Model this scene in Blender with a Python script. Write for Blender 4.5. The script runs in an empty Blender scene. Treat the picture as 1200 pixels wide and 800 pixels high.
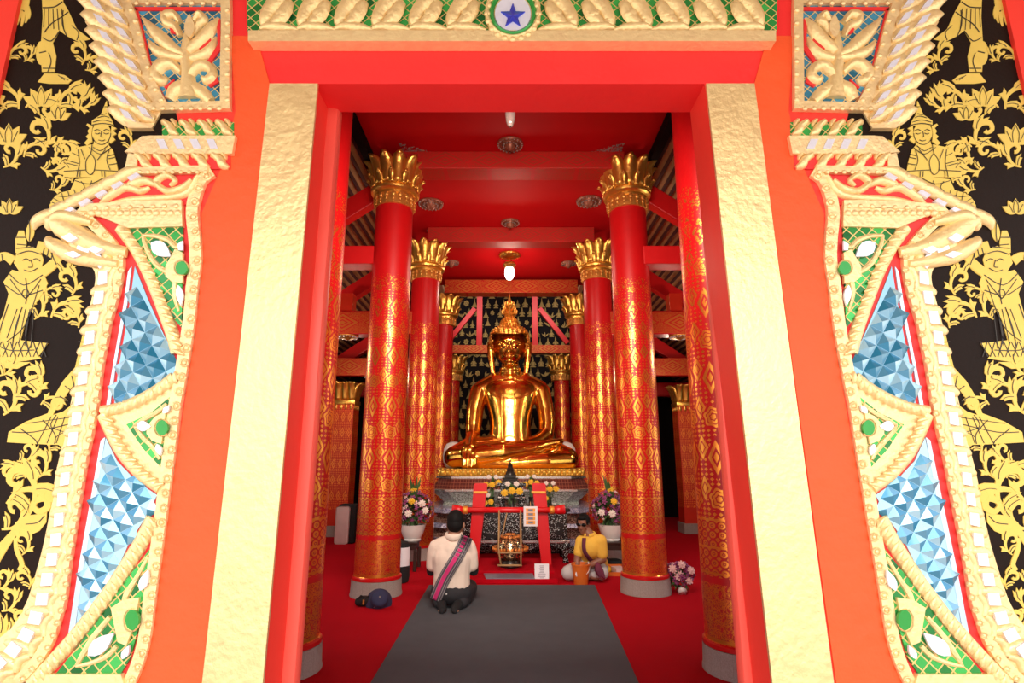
import bpy, bmesh, math, random
from mathutils import Vector, Matrix, noise
random.seed(7)
PI = math.pi
SC = bpy.context.scene
COL = SC.collection

# ------------------------------------------------------------------ camera model (1200 x 800 frame)
F = 643.0; TH = math.atan(140/643); EYE = 1.4; CX = 599.0
c_, s_ = math.cos(TH), math.sin(TH)
def ray(px, py):
    u = (px-CX)/F; v = (400-py)/F
    return u, c_-v*s_, s_+v*c_
def fl(px, py, z=0.0):
    x, y, zz = ray(px, py); t = (z-EYE)/zz
    return Vector((x*t, y*t, z))
def at(px, py, Y):
    x, y, z = ray(px, py); t = Y/y
    return Vector((x*t, Y, EYE+z*t))

# ------------------------------------------------------------------ object helpers
def link(o):
    COL.objects.link(o); return o
def obj(name, bm, mats, parent=None, smooth=False, recalc=True):
    if recalc: bmesh.ops.recalc_face_normals(bm, faces=bm.faces)
    me = bpy.data.meshes.new(name)
    bm.to_mesh(me); bm.free()
    if not isinstance(mats, (list, tuple)): mats = [mats]
    for m in mats: me.materials.append(m)
    if smooth:
        if smooth is True:
            for p in me.polygons: p.use_smooth = True
        else:
            for p in me.polygons: p.use_smooth = True
            me.set_sharp_from_angle(angle=math.radians(smooth))
    o = bpy.data.objects.new(name, me); link(o)
    if parent: o.parent = parent
    return o
def tag(o, label, cat, group=None, kind=None):
    o['label'] = label; o['category'] = cat
    if group: o['group'] = group
    o['kind'] = kind or 'thing'
    return o
def thing(name, label, cat, loc=(0, 0, 0), rz=0, group=None):
    o = bpy.data.objects.new(name, None); link(o)
    o.location = loc; o.rotation_euler = (0, 0, rz); o.empty_display_size = .1
    return tag(o, label, cat, group)
def struct(name, bm, m, smooth=False):
    o = obj(name, bm, m, None, smooth); o['kind'] = 'structure'
    return o
def dup(root, loc, rz=0, label=None, scale=None):
    r = root.copy(); link(r); r.location = loc; r.rotation_euler = (0, 0, rz)
    if label: r['label'] = label
    if scale: r.scale = scale
    for ch in list(root.children):
        c = ch.copy(); link(c); c.parent = r
        for g in list(ch.children):
            d = g.copy(); link(d); d.parent = c
    return r

# ------------------------------------------------------------------ mesh helpers
def B(): return bmesh.new()
def box(bm, c, s, rot=None, bev=0, mi=0):
    r = bmesh.ops.create_cube(bm, size=1)
    vs = r['verts']
    bmesh.ops.scale(bm, verts=vs, vec=s)
    if bev:
        es = list({e for v in vs for e in v.link_edges})
        rr = bmesh.ops.bevel(bm, geom=es, offset=bev, segments=2, affect='EDGES', profile=.5)
        vs = list({v for f in rr['faces'] for v in f.verts} | {v for v in vs if v.is_valid})
    if rot is not None: bmesh.ops.rotate(bm, verts=vs, cent=(0, 0, 0), matrix=rot)
    bmesh.ops.translate(bm, verts=vs, vec=c)
    if mi:
        for f in {f for v in vs for f in v.link_faces}: f.material_index = mi
    return vs
def box2(bm, lo, hi, bev=0, mi=0):
    c = [(a+b)/2 for a, b in zip(lo, hi)]; s = [abs(b-a) for a, b in zip(lo, hi)]
    return box(bm, c, s, None, bev, mi)
def beam(bm, p0, p1, w, h, bev=0):
    p0 = Vector(p0); p1 = Vector(p1); d = p1-p0
    q = d.to_track_quat('X', 'Z').to_matrix()
    return box(bm, (p0+p1)/2, (d.length, w, h), q, bev)
def lathe(bm, prof, n=32, c=(0, 0, 0), mi=0, cap=True, sx=1, sy=1, mat=None):
    rings = []
    for r, z in prof:
        ring = []
        for i in range(n):
            a = 2*PI*i/n
            p = Vector((r*math.cos(a)*sx, r*math.sin(a)*sy, z))
            if mat is not None: p = mat @ p
            ring.append(bm.verts.new(p+Vector(c)))
        rings.append(ring)
    for a, b in zip(rings, rings[1:]):
        for i in range(n):
            f = bm.faces.new((a[i], a[(i+1) % n], b[(i+1) % n], b[i])); f.material_index = mi
    if cap:
        f = bm.faces.new(rings[0][::-1]); f.material_index = mi
        f = bm.faces.new(rings[-1]); f.material_index = mi
def sphere(bm, c, r, n=12, m=8, rot=None, mi=0):
    if not isinstance(r, (tuple, list)): r = (r, r, r)
    rr = bmesh.ops.create_uvsphere(bm, u_segments=n, v_segments=m, radius=1)
    vs = rr['verts']
    bmesh.ops.scale(bm, verts=vs, vec=r)
    if rot is not None: bmesh.ops.rotate(bm, verts=vs, cent=(0, 0, 0), matrix=rot)
    bmesh.ops.translate(bm, verts=vs, vec=c)
    if mi:
        for f in {f for v in vs for f in v.link_faces}: f.material_index = mi
    return vs
def tube(bm, pts, rad, n=8, mi=0, flat=1.0):
    pts = [Vector(p) for p in pts]
    k = len(pts)
    if not isinstance(rad, (list, tuple)): rad = [rad]*k
    prev = None; rings = []
    for i, p in enumerate(pts):
        t = (pts[min(i+1, k-1)]-pts[max(i-1, 0)])
        if t.length < 1e-9: t = Vector((0, 0, 1))
        t.normalize()
        if prev is None:
            a = Vector((0, 0, 1)) if abs(t.z) < .9 else Vector((1, 0, 0))
            nrm = (a - t*a.dot(t)).normalized()
        else:
            nrm = (prev - t*prev.dot(t)).normalized()
        prev = nrm; bi = t.cross(nrm)
        rings.append([bm.verts.new(p + nrm*math.cos(2*PI*j/n)*rad[i]*flat + bi*math.sin(2*PI*j/n)*rad[i]) for j in range(n)])
    for a, b in zip(rings, rings[1:]):
        for j in range(n):
            f = bm.faces.new((a[j], a[(j+1) % n], b[(j+1) % n], b[j])); f.material_index = mi
    f = bm.faces.new(rings[0][::-1]); f.material_index = mi
    f = bm.faces.new(rings[-1]); f.material_index = mi
def capsule(bm, p0, p1, r0, r1, n=14):
    p0 = Vector(p0); p1 = Vector(p1)
    d = p1-p0; L = d.length
    if L < 1e-6: sphere(bm, p0, r0, n, 10); return
    t = d/L
    a = Vector((0, 0, 1)) if abs(t.z) < .9 else Vector((1, 0, 0))
    u = (a-t*a.dot(t)).normalized(); w = t.cross(u)
    prof = []
    for i in range(1, 6):
        th = PI/2*(1-i/6.0) if False else -PI/2+PI/2*i/6
        prof.append((r0*math.cos(th), r0*math.sin(th)))
    prof.append((r0, 0)); prof.append((r1, L))
    for i in range(1, 6):
        th = PI/2*i/6
        prof.append((r1*math.cos(th), L+r1*math.sin(th)))
    rings = [[bm.verts.new(p0+t*z+u*r*math.cos(2*PI*j/n)+w*r*math.sin(2*PI*j/n)) for j in range(n)] for r, z in prof]
    for x, y in zip(rings, rings[1:]):
        for j in range(n): bm.faces.new((x[j], x[(j+1) % n], y[(j+1) % n], y[j]))
    v0 = bm.verts.new(p0-t*r0); v1 = bm.verts.new(p1+t*r1)
    for j in range(n):
        bm.faces.new((rings[0][(j+1) % n], rings[0][j], v0))
        bm.faces.new((rings[-1][j], rings[-1][(j+1) % n], v1))
def chain(bm, pts):
    """pts: list of (Vector, radius) -> overlapping tapered capsules"""
    for (a, ra), (b, rb) in zip(pts, pts[1:]): capsule(bm, a, b, ra, rb)
def remesh(name, bm, mats, voxel, parent=None, smooth_it=3, fac=.5):
    """fuse overlapping closed solids into one continuous surface"""
    bmesh.ops.recalc_face_normals(bm, faces=bm.faces)
    me = bpy.data.meshes.new('tmp'); bm.to_mesh(me); bm.free()
    o = bpy.data.objects.new('tmp', me); link(o)
    m = o.modifiers.new('r', 'REMESH'); m.mode = 'VOXEL'; m.voxel_size = voxel
    if smooth_it:
        s = o.modifiers.new('s', 'SMOOTH'); s.iterations = smooth_it; s.factor = fac
    dg = bpy.context.evaluated_depsgraph_get(); dg.update()
    me2 = bpy.data.meshes.new_from_object(o.evaluated_get(dg))
    me2.name = name
    bpy.data.objects.remove(o); bpy.data.meshes.remove(me)
    me2.materials.clear()
    if not isinstance(mats, (list, tuple)): mats = [mats]
    for q in mats: me2.materials.append(q)
    for p in me2.polygons: p.use_smooth = True; p.material_index = 0
    o = bpy.data.objects.new(name, me2); link(o)
    if parent: o.parent = parent
    return o
def catmull(pts, n=6, closed=False):
    out = []; k = len(pts)
    if k < 3: return [tuple(p) for p in pts]
    rng = range(k if closed else k-1)
    for i in rng:
        if closed: p0, p1, p2, p3 = pts[(i-1) % k], pts[i], pts[(i+1) % k], pts[(i+2) % k]
        else: p0, p1, p2, p3 = pts[max(i-1, 0)], pts[i], pts[i+1], pts[min(i+2, k-1)]
        for j in range(n):
            t = j/n
            out.append(tuple(.5*(2*b+(-a+c)*t+(2*a-5*b+4*c-d)*t*t+(-a+3*b-3*c+d)*t**3) for a, b, c, d in zip(p0, p1, p2, p3)))
    if not closed: out.append(tuple(pts[-1]))
    return out
def prism(bm, poly, y0, y1, mi=0, cham=0):
    """poly: (x, z) outline standing in a plane of constant y; y0 back, y1 front"""
    a = [bm.verts.new((x, y0, z)) for x, z in poly]; b = [bm.verts.new((x, y1, z)) for x, z in poly]
    n = len(poly)
    for i in range(n):
        try: bm.faces.new((a[i], a[(i+1) % n], b[(i+1) % n], b[i])).material_index = mi
        except ValueError: pass
    f = bm.faces.new(b); f.material_index = mi
    g = bm.faces.new(a[::-1]); g.material_index = mi
    if cham:
        bmesh.ops.inset_region(bm, faces=[f], thickness=cham, depth=0)
        d = Vector((0, y1-y0, 0)).normalized()*cham*.7
        for v in f.verts: v.co += d

# ------------------------------------------------------------------ node helpers
class S:
    """socket wrapper: arithmetic builds Math nodes"""
    def __init__(s, nt, k): s.nt = nt; s.k = k
    def op(s, o, *b):
        n = s.nt.nodes.new('ShaderNodeMath'); n.operation = o
        for i, q in enumerate((s,)+b):
            if isinstance(q, S): s.nt.links.new(q.k, n.inputs[i])
            else: n.inputs[i].default_value = float(q)
        return S(s.nt, n.outputs[0])
    def __add__(s, o): return s.op('ADD', o)
    def __radd__(s, o): return s.op('ADD', o)
    def __sub__(s, o): return s.op('SUBTRACT', o)
    def __mul__(s, o): return s.op('MULTIPLY', o)
    def __rmul__(s, o): return s.op('MULTIPLY', o)
    def __truediv__(s, o): return s.op('DIVIDE', o)
    def lt(s, o): return s.op('LESS_THAN', o)
    def gt(s, o): return s.op('GREATER_THAN', o)
    def abs(s): return s.op('ABSOLUTE')
    def frac(s): return s.op('FRACT')
    def floor(s): return s.op('FLOOR')
    def max(s, o): return s.op('MAXIMUM', o)
    def min(s, o): return s.op('MINIMUM', o)
    def sqrt(s): return s.op('SQRT')
    def sin(s): return s.op('SINE')
    def atan2(s, o): return s.op('ARCTAN2', o)
    def inv(s): return s*-1.0+1.0
    def between(s, a, b): return s.gt(a)*s.lt(b)
def newmat(name):
    m = bpy.data.materials.new(name); m.use_nodes = True
    return m, m.node_tree, m.node_tree.nodes['Principled BSDF']
def coords(nt, kind='Object'):
    t = nt.nodes.new('ShaderNodeTexCoord'); x = nt.nodes.new('ShaderNodeSeparateXYZ')
    nt.links.new(t.outputs[kind], x.inputs[0])
    return S(nt, x.outputs[0]), S(nt, x.outputs[1]), S(nt, x.outputs[2])
def mixc(nt, fac, a, b):
    n = nt.nodes.new('ShaderNodeMix'); n.data_type = 'RGBA'
    for q, i in ((fac, 0), (a, 6), (b, 7)):
        if isinstance(q, S): nt.links.new(q.k, n.inputs[i])
        elif i == 0: n.inputs[i].default_value = q
        else: n.inputs[i].default_value = (*q, 1)
    return S(nt, n.outputs[2])
def noise_n(nt, scale, detail=3, kind='Object', rough=.5, vec=None):
    t = nt.nodes.new('ShaderNodeTexCoord'); n = nt.nodes.new('ShaderNodeTexNoise')
    n.inputs['Scale'].default_value = scale; n.inputs['Detail'].default_value = detail
    n.inputs['Roughness'].default_value = rough
    if vec:
        mp = nt.nodes.new('ShaderNodeMapping'); mp.inputs['Scale'].default_value = vec
        nt.links.new(t.outputs[kind], mp.inputs[0]); nt.links.new(mp.outputs[0], n.inputs['Vector'])
    else: nt.links.new(t.outputs[kind], n.inputs['Vector'])
    return S(nt, n.outputs['Fac'])
def bump(nt, bs, h, dist=.01, strength=.5):
    n = nt.nodes.new('ShaderNodeBump'); n.inputs['Distance'].default_value = dist; n.inputs['Strength'].default_value = strength
    nt.links.new(h.k, n.inputs['Height']); nt.links.new(n.outputs[0], bs.inputs['Normal'])
def setp(nt, bs, key, v):
    if isinstance(v, S): nt.links.new(v.k, bs.inputs[key])
    elif isinstance(v, (tuple, list)): bs.inputs[key].default_value = (*v, 1)
    else: bs.inputs[key].default_value = v
def mat(name, col, rough=.5, metal=0., var=.12, vs=8, bmp=0, bs_=30, spec=.5, coat=0):
    m, nt, bs = newmat(name)
    n = noise_n(nt, vs, 4)
    lo = tuple(max(0, q*(1-var)) for q in col); hi = tuple(min(1, q*(1+var)) for q in col)
    setp(nt, bs, 'Base Color', mixc(nt, n, lo, hi))
    setp(nt, bs, 'Roughness', n*.16+(rough-.08)); setp(nt, bs, 'Metallic', metal)
    bs.inputs['Specular IOR Level'].default_value = spec
    if coat: bs.inputs['Coat Weight'].default_value = coat
    if bmp: bump(nt, bs, noise_n(nt, bs_, 4), bmp, 1)
    return m
# ------------------------------------------------------------------ materials
RED = (.62, .006, .008)          # interior lacquer red
def stencil_mat(name, mask_fn, red=RED, gold=(.90, .34, .05), gm=.85, rr=.36):
    m, nt, bs = newmat(name)
    x, y, z = coords(nt)
    mask = mask_fn(nt, x, y, z)
    n = noise_n(nt, 90, 2)
    wear_and_shade = noise_n(nt, 6, 4)
    mask = mask*n.gt(.30)
    r2 = tuple(q*.8 for q in red)
    setp(nt, bs, 'Base Color', mixc(nt, mask, mixc(nt, wear_and_shade, r2, red), gold))
    setp(nt, bs, 'Metallic', mask*gm)
    setp(nt, bs, 'Roughness', mask*(-.06)+rr)
    bs.inputs['Specular IOR Level'].default_value = .35
    return m
def pillar_mask(nt, x, y, z, R=.235, ncol=7, top=3.55):
    th = y.atan2(x)
    u = th*(ncol/(2*PI))+20.0; v = z/.57
    fu = u.frac()-.5; fv = v.frac()-.5
    m = fu.abs()/.36+fv.abs()/.27
    d = m.lt(.26).max(m.between(.46, .80))
    dz = m.lt(1.06)
    fv2 = (v+.5).frac()-.5
    cw = 2*PI*R/ncol
    a = fu*cw; b = fv2*.57
    r = (a*a+b*b).sqrt()/.074
    r = r*((b.atan2(a)*6.0).sin()*.10+1.0)
    c = r.lt(.26).max(r.between(.38, .62)).max(r.between(.72, .95)); cz = r.lt(1.14)
    fu3 = (u+.5).frac()-.5; fv3 = (v*2.0+.25).frac()-.5
    m3 = fu3.abs()/.30+fv3.abs()/.36
    e = m3.lt(.34).max(m3.between(.5, .86)); ez = m3.lt(1.0)
    p = (u*5.0).frac()-.5; q = (z/.034).frac()-.5
    dots = (p.abs()+q.abs()).lt(z*-.03+.42)
    row = ((v*4.0+.125).frac()-.5).abs()
    lines = row.gt(.46)
    bg = dots.max(lines*.0)
    pat = ez*e+ez.inv()*bg
    pat = cz*c+cz.inv()*pat
    pat = dz*d+dz.inv()*pat
    # dense scroll bands near the foot
    p2 = (u*3.0).frac()-.5; q2 = (z/.062).frac()-.5
    r2 = (p2*p2+q2*q2).sqrt()
    scroll = r2.between(.18, .36).max(r2.lt(.08)).max((p2.abs()+q2.abs()).gt(.74))
    n = noise_n(nt, 34, 2, rough=.4)
    foot = n.between(.40, .47).max(n.between(.53, .62)).max(n.gt(.68))
    low = z.lt(.62); mid = z.between(.62, 1.02)
    pat = low*foot+mid*scroll+z.gt(1.02)*pat
    for lv in (.645, .815, 1.0): pat = pat.max((z-lv).abs().lt(.007))
    pat = pat*(z-.60).abs().gt(.022)
    pat = pat.max((z-.22).abs().lt(.012))*(z-.185).abs().gt(.02)
    wear_and_shade = noise_n(nt, 60, 2)
    return pat*z.lt(top)*wear_and_shade.gt((z-2.0)*.17+.28)  # gold thins out with height, painting in its darker reflections up there
M = {}
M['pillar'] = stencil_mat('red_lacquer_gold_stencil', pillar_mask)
def flat_mask(ax, bx, w, h, z0=0):
    def f(nt, x, y, z):
        co = {'x': x, 'y': y, 'z': z}
        u = co[ax]/w; v = co[bx]/h
        fu = u.frac()-.5
        m = fu.abs()/.42+v.abs()/.40
        d = m.lt(.22).max(m.between(.36, .55)).max(m.between(.72, .98))
        dz = m.lt(1.1)
        g = noise_n(nt, 45, 2)
        bg = g.between(.42, .50).max(g.gt(.58))
        out = dz*d+dz.inv()*bg
        edge = v.abs().gt(.44)
        return out*edge.inv()+edge*v.abs().between(.455, .475)
    return f
M['beam_x'] = stencil_mat('red_beam_gold_lozenges', flat_mask('x', 'z', .62, .36), gold=(.62, .19, .035), gm=.45)
M['beam_nave'] = stencil_mat('red_nave_beam_gold', flat_mask('x', 'z', .55, .30), gold=(.42, .03, .012), gm=.1, rr=.6)
def square_mask(nt, x, y, z):
    s = x+y
    u = s/.13; v = z/.30
    fu = u.frac()-.5; fv = v.frac()-.5
    m = fu.abs()/.42+fv.abs()/.40
    d = m.lt(.3).max(m.between(.5, .85))
    dz = m.lt(1.0)
    p = (s/.03).frac()-.5; q = (z/.03).frac()-.5
    return (dz*d+dz.inv()*(p.abs()+q.abs()).lt(.36))*z.lt(2.6)*z.gt(.5)
M['square'] = stencil_mat('square_pillar_stencil', square_mask, red=(.68, .03, .01), gold=(.9, .25, .04), gm=.4)
M['red'] = mat('red_lacquer', RED, .4, var=.15, vs=3, spec=.35)
M['ceil'] = mat('red_ceiling_paint', (.54, .003, .006), .6, var=.18, vs=1.5, spec=.15)
M['red_door'] = mat('red_gloss_door_paint', (.82, .040, .026), .42, var=.06, vs=5, bmp=.0015, bs_=14, spec=.35)
M['post_paint'] = mat('lit_coral_door_post_paint', (.86, .10, .07), .42, var=.05, vs=5, spec=.35)  # front light on the red posts is put into this lighter coral
M['red_lintel'] = mat('red_gloss_lintel_light_tone', (.88, .028, .028), .42, var=.06, vs=5, bmp=.004, bs_=14, spec=.35)  # same door paint; the lintel's different light is put into its redder tone
M['orange'] = mat('lit_orange_red_door_paint', (.85, .090, .020), .5, var=.08, vs=5, bmp=.006, bs_=14, spec=.3)  # same red door paint, its stronger light painted in as orange
M['red_trim'] = mat('red_ornament_ground', (.72, .02, .02), .5, var=.1)
m, nt, bs = newmat('red_carpet')
a = noise_n(nt, 700, 2); b = noise_n(nt, 1.6, 3)
setp(nt, bs, 'Base Color', mixc(nt, a*.5+b*.5, (.38, .001, .008), (.62, .003, .014)))
setp(nt, bs, 'Roughness', .95); bs.inputs['Specular IOR Level'].default_value = .1; bump(nt, bs, a, .004, 1); M['carpet'] = m
m, nt, bs = newmat('grey_runner_felt')
a = noise_n(nt, 500, 3); b = noise_n(nt, 5, 3)
setp(nt, bs, 'Base Color', mixc(nt, a*.6+b*.4, (.068, .072, .082), (.135, .138, .152)))
setp(nt, bs, 'Roughness', .95); bs.inputs['Specular IOR Level'].default_value = .15; bump(nt, bs, a, .004, 1); M['runner'] = m
m, nt, bs = newmat('grey_stone_plinth')
a = noise_n(nt, 120, 4)
x, y, z = coords(nt); seam = ((y.atan2(x)*(10/PI)).frac()-.5).abs().gt(.485)
setp(nt, bs, 'Base Color', mixc(nt, seam*.4, mixc(nt, a, (.20, .165, .15), (.46, .40, .36)), (.12, .1, .09)))
setp(nt, bs, 'Roughness', .8); bump(nt, bs, a, .004, 1); M['stone'] = m
# golds
def gold_mat(name, c, rough, metal, bmp=0, bs_=40, var=.15, vs=20):
    return mat(name, c, rough, metal, var, vs, bmp, bs_)
M['gold_strip'] = gold_mat('gold_leaf_strip', (.97, .66, .32), .40, .7, .004, 34, .14, 9)
M['gold_carve'] = gold_mat('gilded_carving', (.97, .66, .31), .36, .45, .004, 60, .16, 30)
M['gold_edge'] = gold_mat('gilded_moulding', (.97, .66, .33), .38, .45, .004, 50, .16, 20)
M['gold_cap'] = gold_mat('gilded_capital', (.92, .50, .10), .30, .9, .004, 30, .15, 14)
M['gold_dark'] = gold_mat('gilded_capital_dark_leaf', (.75, .34, .07), .4, .7, .004, 40)  # darker gold of the neck bands and beam rosettes
M['gold_buddha'] = gold_mat('polished_gold_statue', (.98, .49, .085), .2, 1.0, .0035, 9, .06, 6)
M['gold_hair'] = gold_mat('matte_gold_hair', (.86, .43, .08), .36, 1.0, .01, 60, .1, 20)
M['gold_lotus'] = gold_mat('gilded_lotus_rim', (.95, .55, .09), .34, .7, .004, 40)
M['mural_gold'] = mat('mural_gold_leaf', (.73, .505, .095), .55, .15, .1, 12)
M['mural_line'] = mat('mural_dark_linework', (.03, .02, .012), .5, 0)
m, nt, bs = newmat('black_lacquer_wall')
a = noise_n(nt, 3, 5); b = noise_n(nt, 60, 3)
setp(nt, bs, 'Base Color', mixc(nt, a, (.008, .0030, .0015), (.017, .008, .005)))
setp(nt, bs, 'Roughness', a*.2+.42); bs.inputs['Specular IOR Level'].default_value = .10; bump(nt, bs, b, .001, 1); M['lacquer'] = m
M['black'] = mat('black_wall', (.007, .004, .004), .7, spec=.08)
M['mural_dim'] = mat('dull_gold_stencil', (.34, .20, .04), .6, .2, .25, 9)
M['maroon'] = mat('dark_maroon_wall', (.05, .006, .006), .6)
M['mirror'] = mat('white_mirror_inlay', (.80, .79, .90), .14, .3, .08, 40)
m, nt, bs = newmat('blue_mirror_glass')
wn = nt.nodes.new('ShaderNodeNewGeometry')
q = S(nt, wn.outputs['Random Per Island'])  # random pale and deep facet tones stand in for sky reflections
setp(nt, bs, 'Base Color', mixc(nt, q*q, (.015, .19, .34), (.42, .66, .80)))
setp(nt, bs, 'Roughness', .16); setp(nt, bs, 'Metallic', .35); bs.inputs['Coat Weight'].default_value = .6; M['blue'] = m
M['pale_blue'] = mat('pale_blue_mirror_glass', (.55, .72, .86), .12, .5, .1, 30)
def tile_mat(name, lo, hi, grout, cell=.055, gw=.06):
    m, nt, bs = newmat(name)
    x, y, z = coords(nt)
    a = (x+z)/cell; b = (x-z)/cell
    g = ((a.frac()-.5).abs().gt(.5-gw)).max((b.frac()-.5).abs().gt(.5-gw))
    h = ((a.floor()*12.9898+b.floor()*78.233).sin()*43758.5).frac()
    setp(nt, bs, 'Base Color', mixc(nt, g, mixc(nt, h, lo, hi), grout))
    setp(nt, bs, 'Roughness', g*.3+.14); setp(nt, bs, 'Metallic', .3)
    bump(nt, bs, g, .004, 1)
    return m
M['green_tile'] = tile_mat('green_mirror_tiles', (.01, .13, .03), (.06, .50, .10), (.75, .50, .18))
M['blue_tile'] = tile_mat('blue_mirror_tiles', (.01, .08, .14), (.08, .38, .60), (.75, .52, .2))
M['green'] = mat('green_glass', (.03, .30, .05), .15, .2, .15)
M['star_blue'] = mat('deep_blue_glass', (.05, .06, .55), .14, .35, .3, 60)
# roof
M['roof_tile'] = mat('brown_roof_tile_underside', (.50, .24, .10), .8, 0, .35, 7)
M['batten'] = mat('dark_red_batten', (.05, .006, .006), .6)
# altar
m, nt, bs = newmat('mother_of_pearl_lacquer')
vo = nt.nodes.new('ShaderNodeTexVoronoi'); vo.inputs['Scale'].default_value = 60
tc = nt.nodes.new('ShaderNodeTexCoord'); nt.links.new(tc.outputs['Object'], vo.inputs['Vector'])
dd = S(nt, vo.outputs['Distance']); big = noise_n(nt, 7, 2)
k = dd.lt(.33)*big.gt(.40)
setp(nt, bs, 'Base Color', mixc(nt, k, (.012, .008, .008), (.62, .60, .58)))
setp(nt, bs, 'Roughness', .25); setp(nt, bs, 'Metallic', k*.15); M['pearl'] = m
def speck_mat(name, base, cols, scale, thr, bigs=3):
    m, nt, bs = newmat(name)
    vo = nt.nodes.new('ShaderNodeTexVoronoi'); vo.inputs['Scale'].default_value = scale
    tc = nt.nodes.new('ShaderNodeTexCoord'); nt.links.new(tc.outputs['Object'], vo.inputs['Vector'])
    sep = nt.nodes.new('ShaderNodeSeparateColor'); nt.links.new(vo.outputs['Color'], sep.inputs[0])
    r = S(nt, sep.outputs[0]); g = S(nt, sep.outputs[1])
    c = mixc(nt, g, cols[0], cols[1])
    setp(nt, bs, 'Base Color', mixc(nt, r.gt(thr), base, c)); setp(nt, bs, 'Roughness', .2); setp(nt, bs, 'Metallic', r.gt(thr)*.25)
    nm = nt.nodes.new('ShaderNodeBump'); nm.inputs['Distance'].default_value = .02; nt.links.new(vo.outputs['Color'], nm.inputs['Height'])
    nt.links.new(nm.outputs[0], bs.inputs['Normal'])
    return m
M['silver_mosaic'] = speck_mat('silver_mirror_mosaic', (.22, .19, .17), ((.85, .82, .78), (.45, .55, .42)), 75, .35)
M['brown_mosaic'] = speck_mat('brown_mirror_mosaic', (.09, .035, .025), ((.60, .36, .28), (.34, .16, .12)), 80, .42)
M['blue_white'] = speck_mat('blue_white_mosaic', (.20, .19, .26), ((.82, .82, .90), (.3, .3, .6)), 80, .32)
m, nt, bs = newmat('maroon_grid_mosaic')
x, y, z = coords(nt)
g = ((x/.05).frac()-.5).abs().gt(.42).max(((z/.05).frac()-.5).abs().gt(.42))
setp(nt, bs, 'Base Color', mixc(nt, g, (.10, .012, .012), (.36, .13, .08))); setp(nt, bs, 'Roughness', .35); M['maroon_grid'] = m
M['silver'] = mat('silver_ledge', (.68, .62, .58), .25, .8)
# small props
M['white'] = mat('white_glazed_ceramic', (.74, .70, .66), .3)
M['paper'] = mat('white_paper', (.80, .76, .80), .7)
M['ink'] = mat('grey_ink', (.25, .22, .28), .8)
M['darkwood'] = mat('dark_wood', (.035, .014, .010), .35)
M['bronze'] = mat('dark_bronze', (.03, .025, .022), .35, .6)
M['leaf'] = mat('green_leaf', (.055, .12, .03), .55, 0, .4, 30)
M['yellow_f'] = mat('yellow_petals', (.80, .46, .02), .6, 0, .15, 40)
M['white_f'] = mat('cream_petals', (.80, .68, .60), .6, 0, .1, 40)
M['pink_f'] = mat('pale_pink_petals', (.75, .48, .46), .6, 0, .1, 40)
M['purple_f'] = mat('purple_orchid_petals', (.26, .05, .16), .6, 0, .35, 40)
M['red_post'] = mat('bright_red_post_paint', (.66, .006, .010), .35, 0, .08, 6)
M['gold_band'] = mat('gold_painted_band', (.85, .34, .05), .4, .5)
M['rope'] = mat('straw_rope', (.42, .24, .10), .8)
M['bluegrey'] = mat('blue_grey_plate', (.20, .20, .26), .35, .2)
m, nt, bs = newmat('gold_openwork')
vo = nt.nodes.new('ShaderNodeTexVoronoi'); vo.inputs['Scale'].default_value = 30
tc = nt.nodes.new('ShaderNodeTexCoord'); nt.links.new(tc.outputs['Object'], vo.inputs['Vector'])
vo.inputs['Scale'].default_value = 55
k = S(nt, vo.outputs['Distance']).lt(.47)
setp(nt, bs, 'Base Color', mixc(nt, k, (.06, .025, .01), (1.0, .70, .34))); setp(nt, bs, 'Roughness', .25); setp(nt, bs, 'Metallic', k*.9)
bump(nt, bs, k, .02, 1); M['openwork'] = m
M['copper'] = gold_mat('orange_copper_leafwork', (.75, .25, .05), .35, .7, .01, 60)
M['skin'] = mat('brown_skin', (.24, .092, .052), .5, 0, .1, 12)
M['skin2'] = mat('tan_skin', (.33, .16, .10), .5, 0, .1, 12)
M['hair'] = mat('black_hair', (.005, .004, .004), .7, 0, .2, 80, spec=.2)
M['cream_cloth'] = mat('cream_polo_cloth', (.78, .64, .53), .85, 0, .06, 10, .006, 12)
M['yellow_cloth'] = mat('yellow_polo_cloth', (.80, .47, .06), .85, 0, .06, 10, .006, 12)
M['dark_cloth'] = mat('charcoal_trousers', (.022, .020, .024), .85, 0, .2, 10, .006, 12)
M['black_cloth'] = mat('black_sleeve_cloth', (.008, .007, .008), .85)
M['grey_cloth'] = mat('pale_grey_trousers', (.50, .46, .46), .85, 0, .1, 10, .008, 12)
m, nt, bs = newmat('plaid_sash')
x, y, z = coords(nt, 'UV')
st = (x/.25).frac(); cr = (y*16.0).frac()
pk = mixc(nt, (x-.42).abs().lt(.17)*(y.lt(.58).max(cr.gt(.35))), (.07, .06, .075), (.62, .03, .17))
ln = ((x-.08).abs().lt(.03)).max((x-.92).abs().lt(.03)).max((x-.25).abs().lt(.02)).max((x-.74).abs().lt(.03)).max(cr.lt(.12)*(y.gt(.56)))
setp(nt, bs, 'Base Color', mixc(nt, ln*.75, pk, (.34, .30, .30))); setp(nt, bs, 'Roughness', .9); M['sash'] = m
M['maroon_cloth'] = mat('maroon_sash_cloth', (.14, .02, .05), .85, 0, .3, 30)
M['orange_plastic'] = mat('orange_bucket_plastic', (.66, .14, .018), .4, 0, .06)
M['navy'] = mat('navy_hat_cloth', (.025, .028, .075), .85, 0, .2, 20)
M['glass_black'] = mat('black_sunglass_lens', (.004, .004, .004), .1)
M['pink_soft'] = mat('pink_white_cover', (.66, .50, .48), .6)
M['porch_roof'] = mat('brown_porch_roof', (.24, .16, .09), .8)
M['porch'] = mat('pale_porch_tile', (.80, .74, .66), .6, 0, .1, 4)
m, nt, bs = newmat('lit_bulb_glass')
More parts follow.
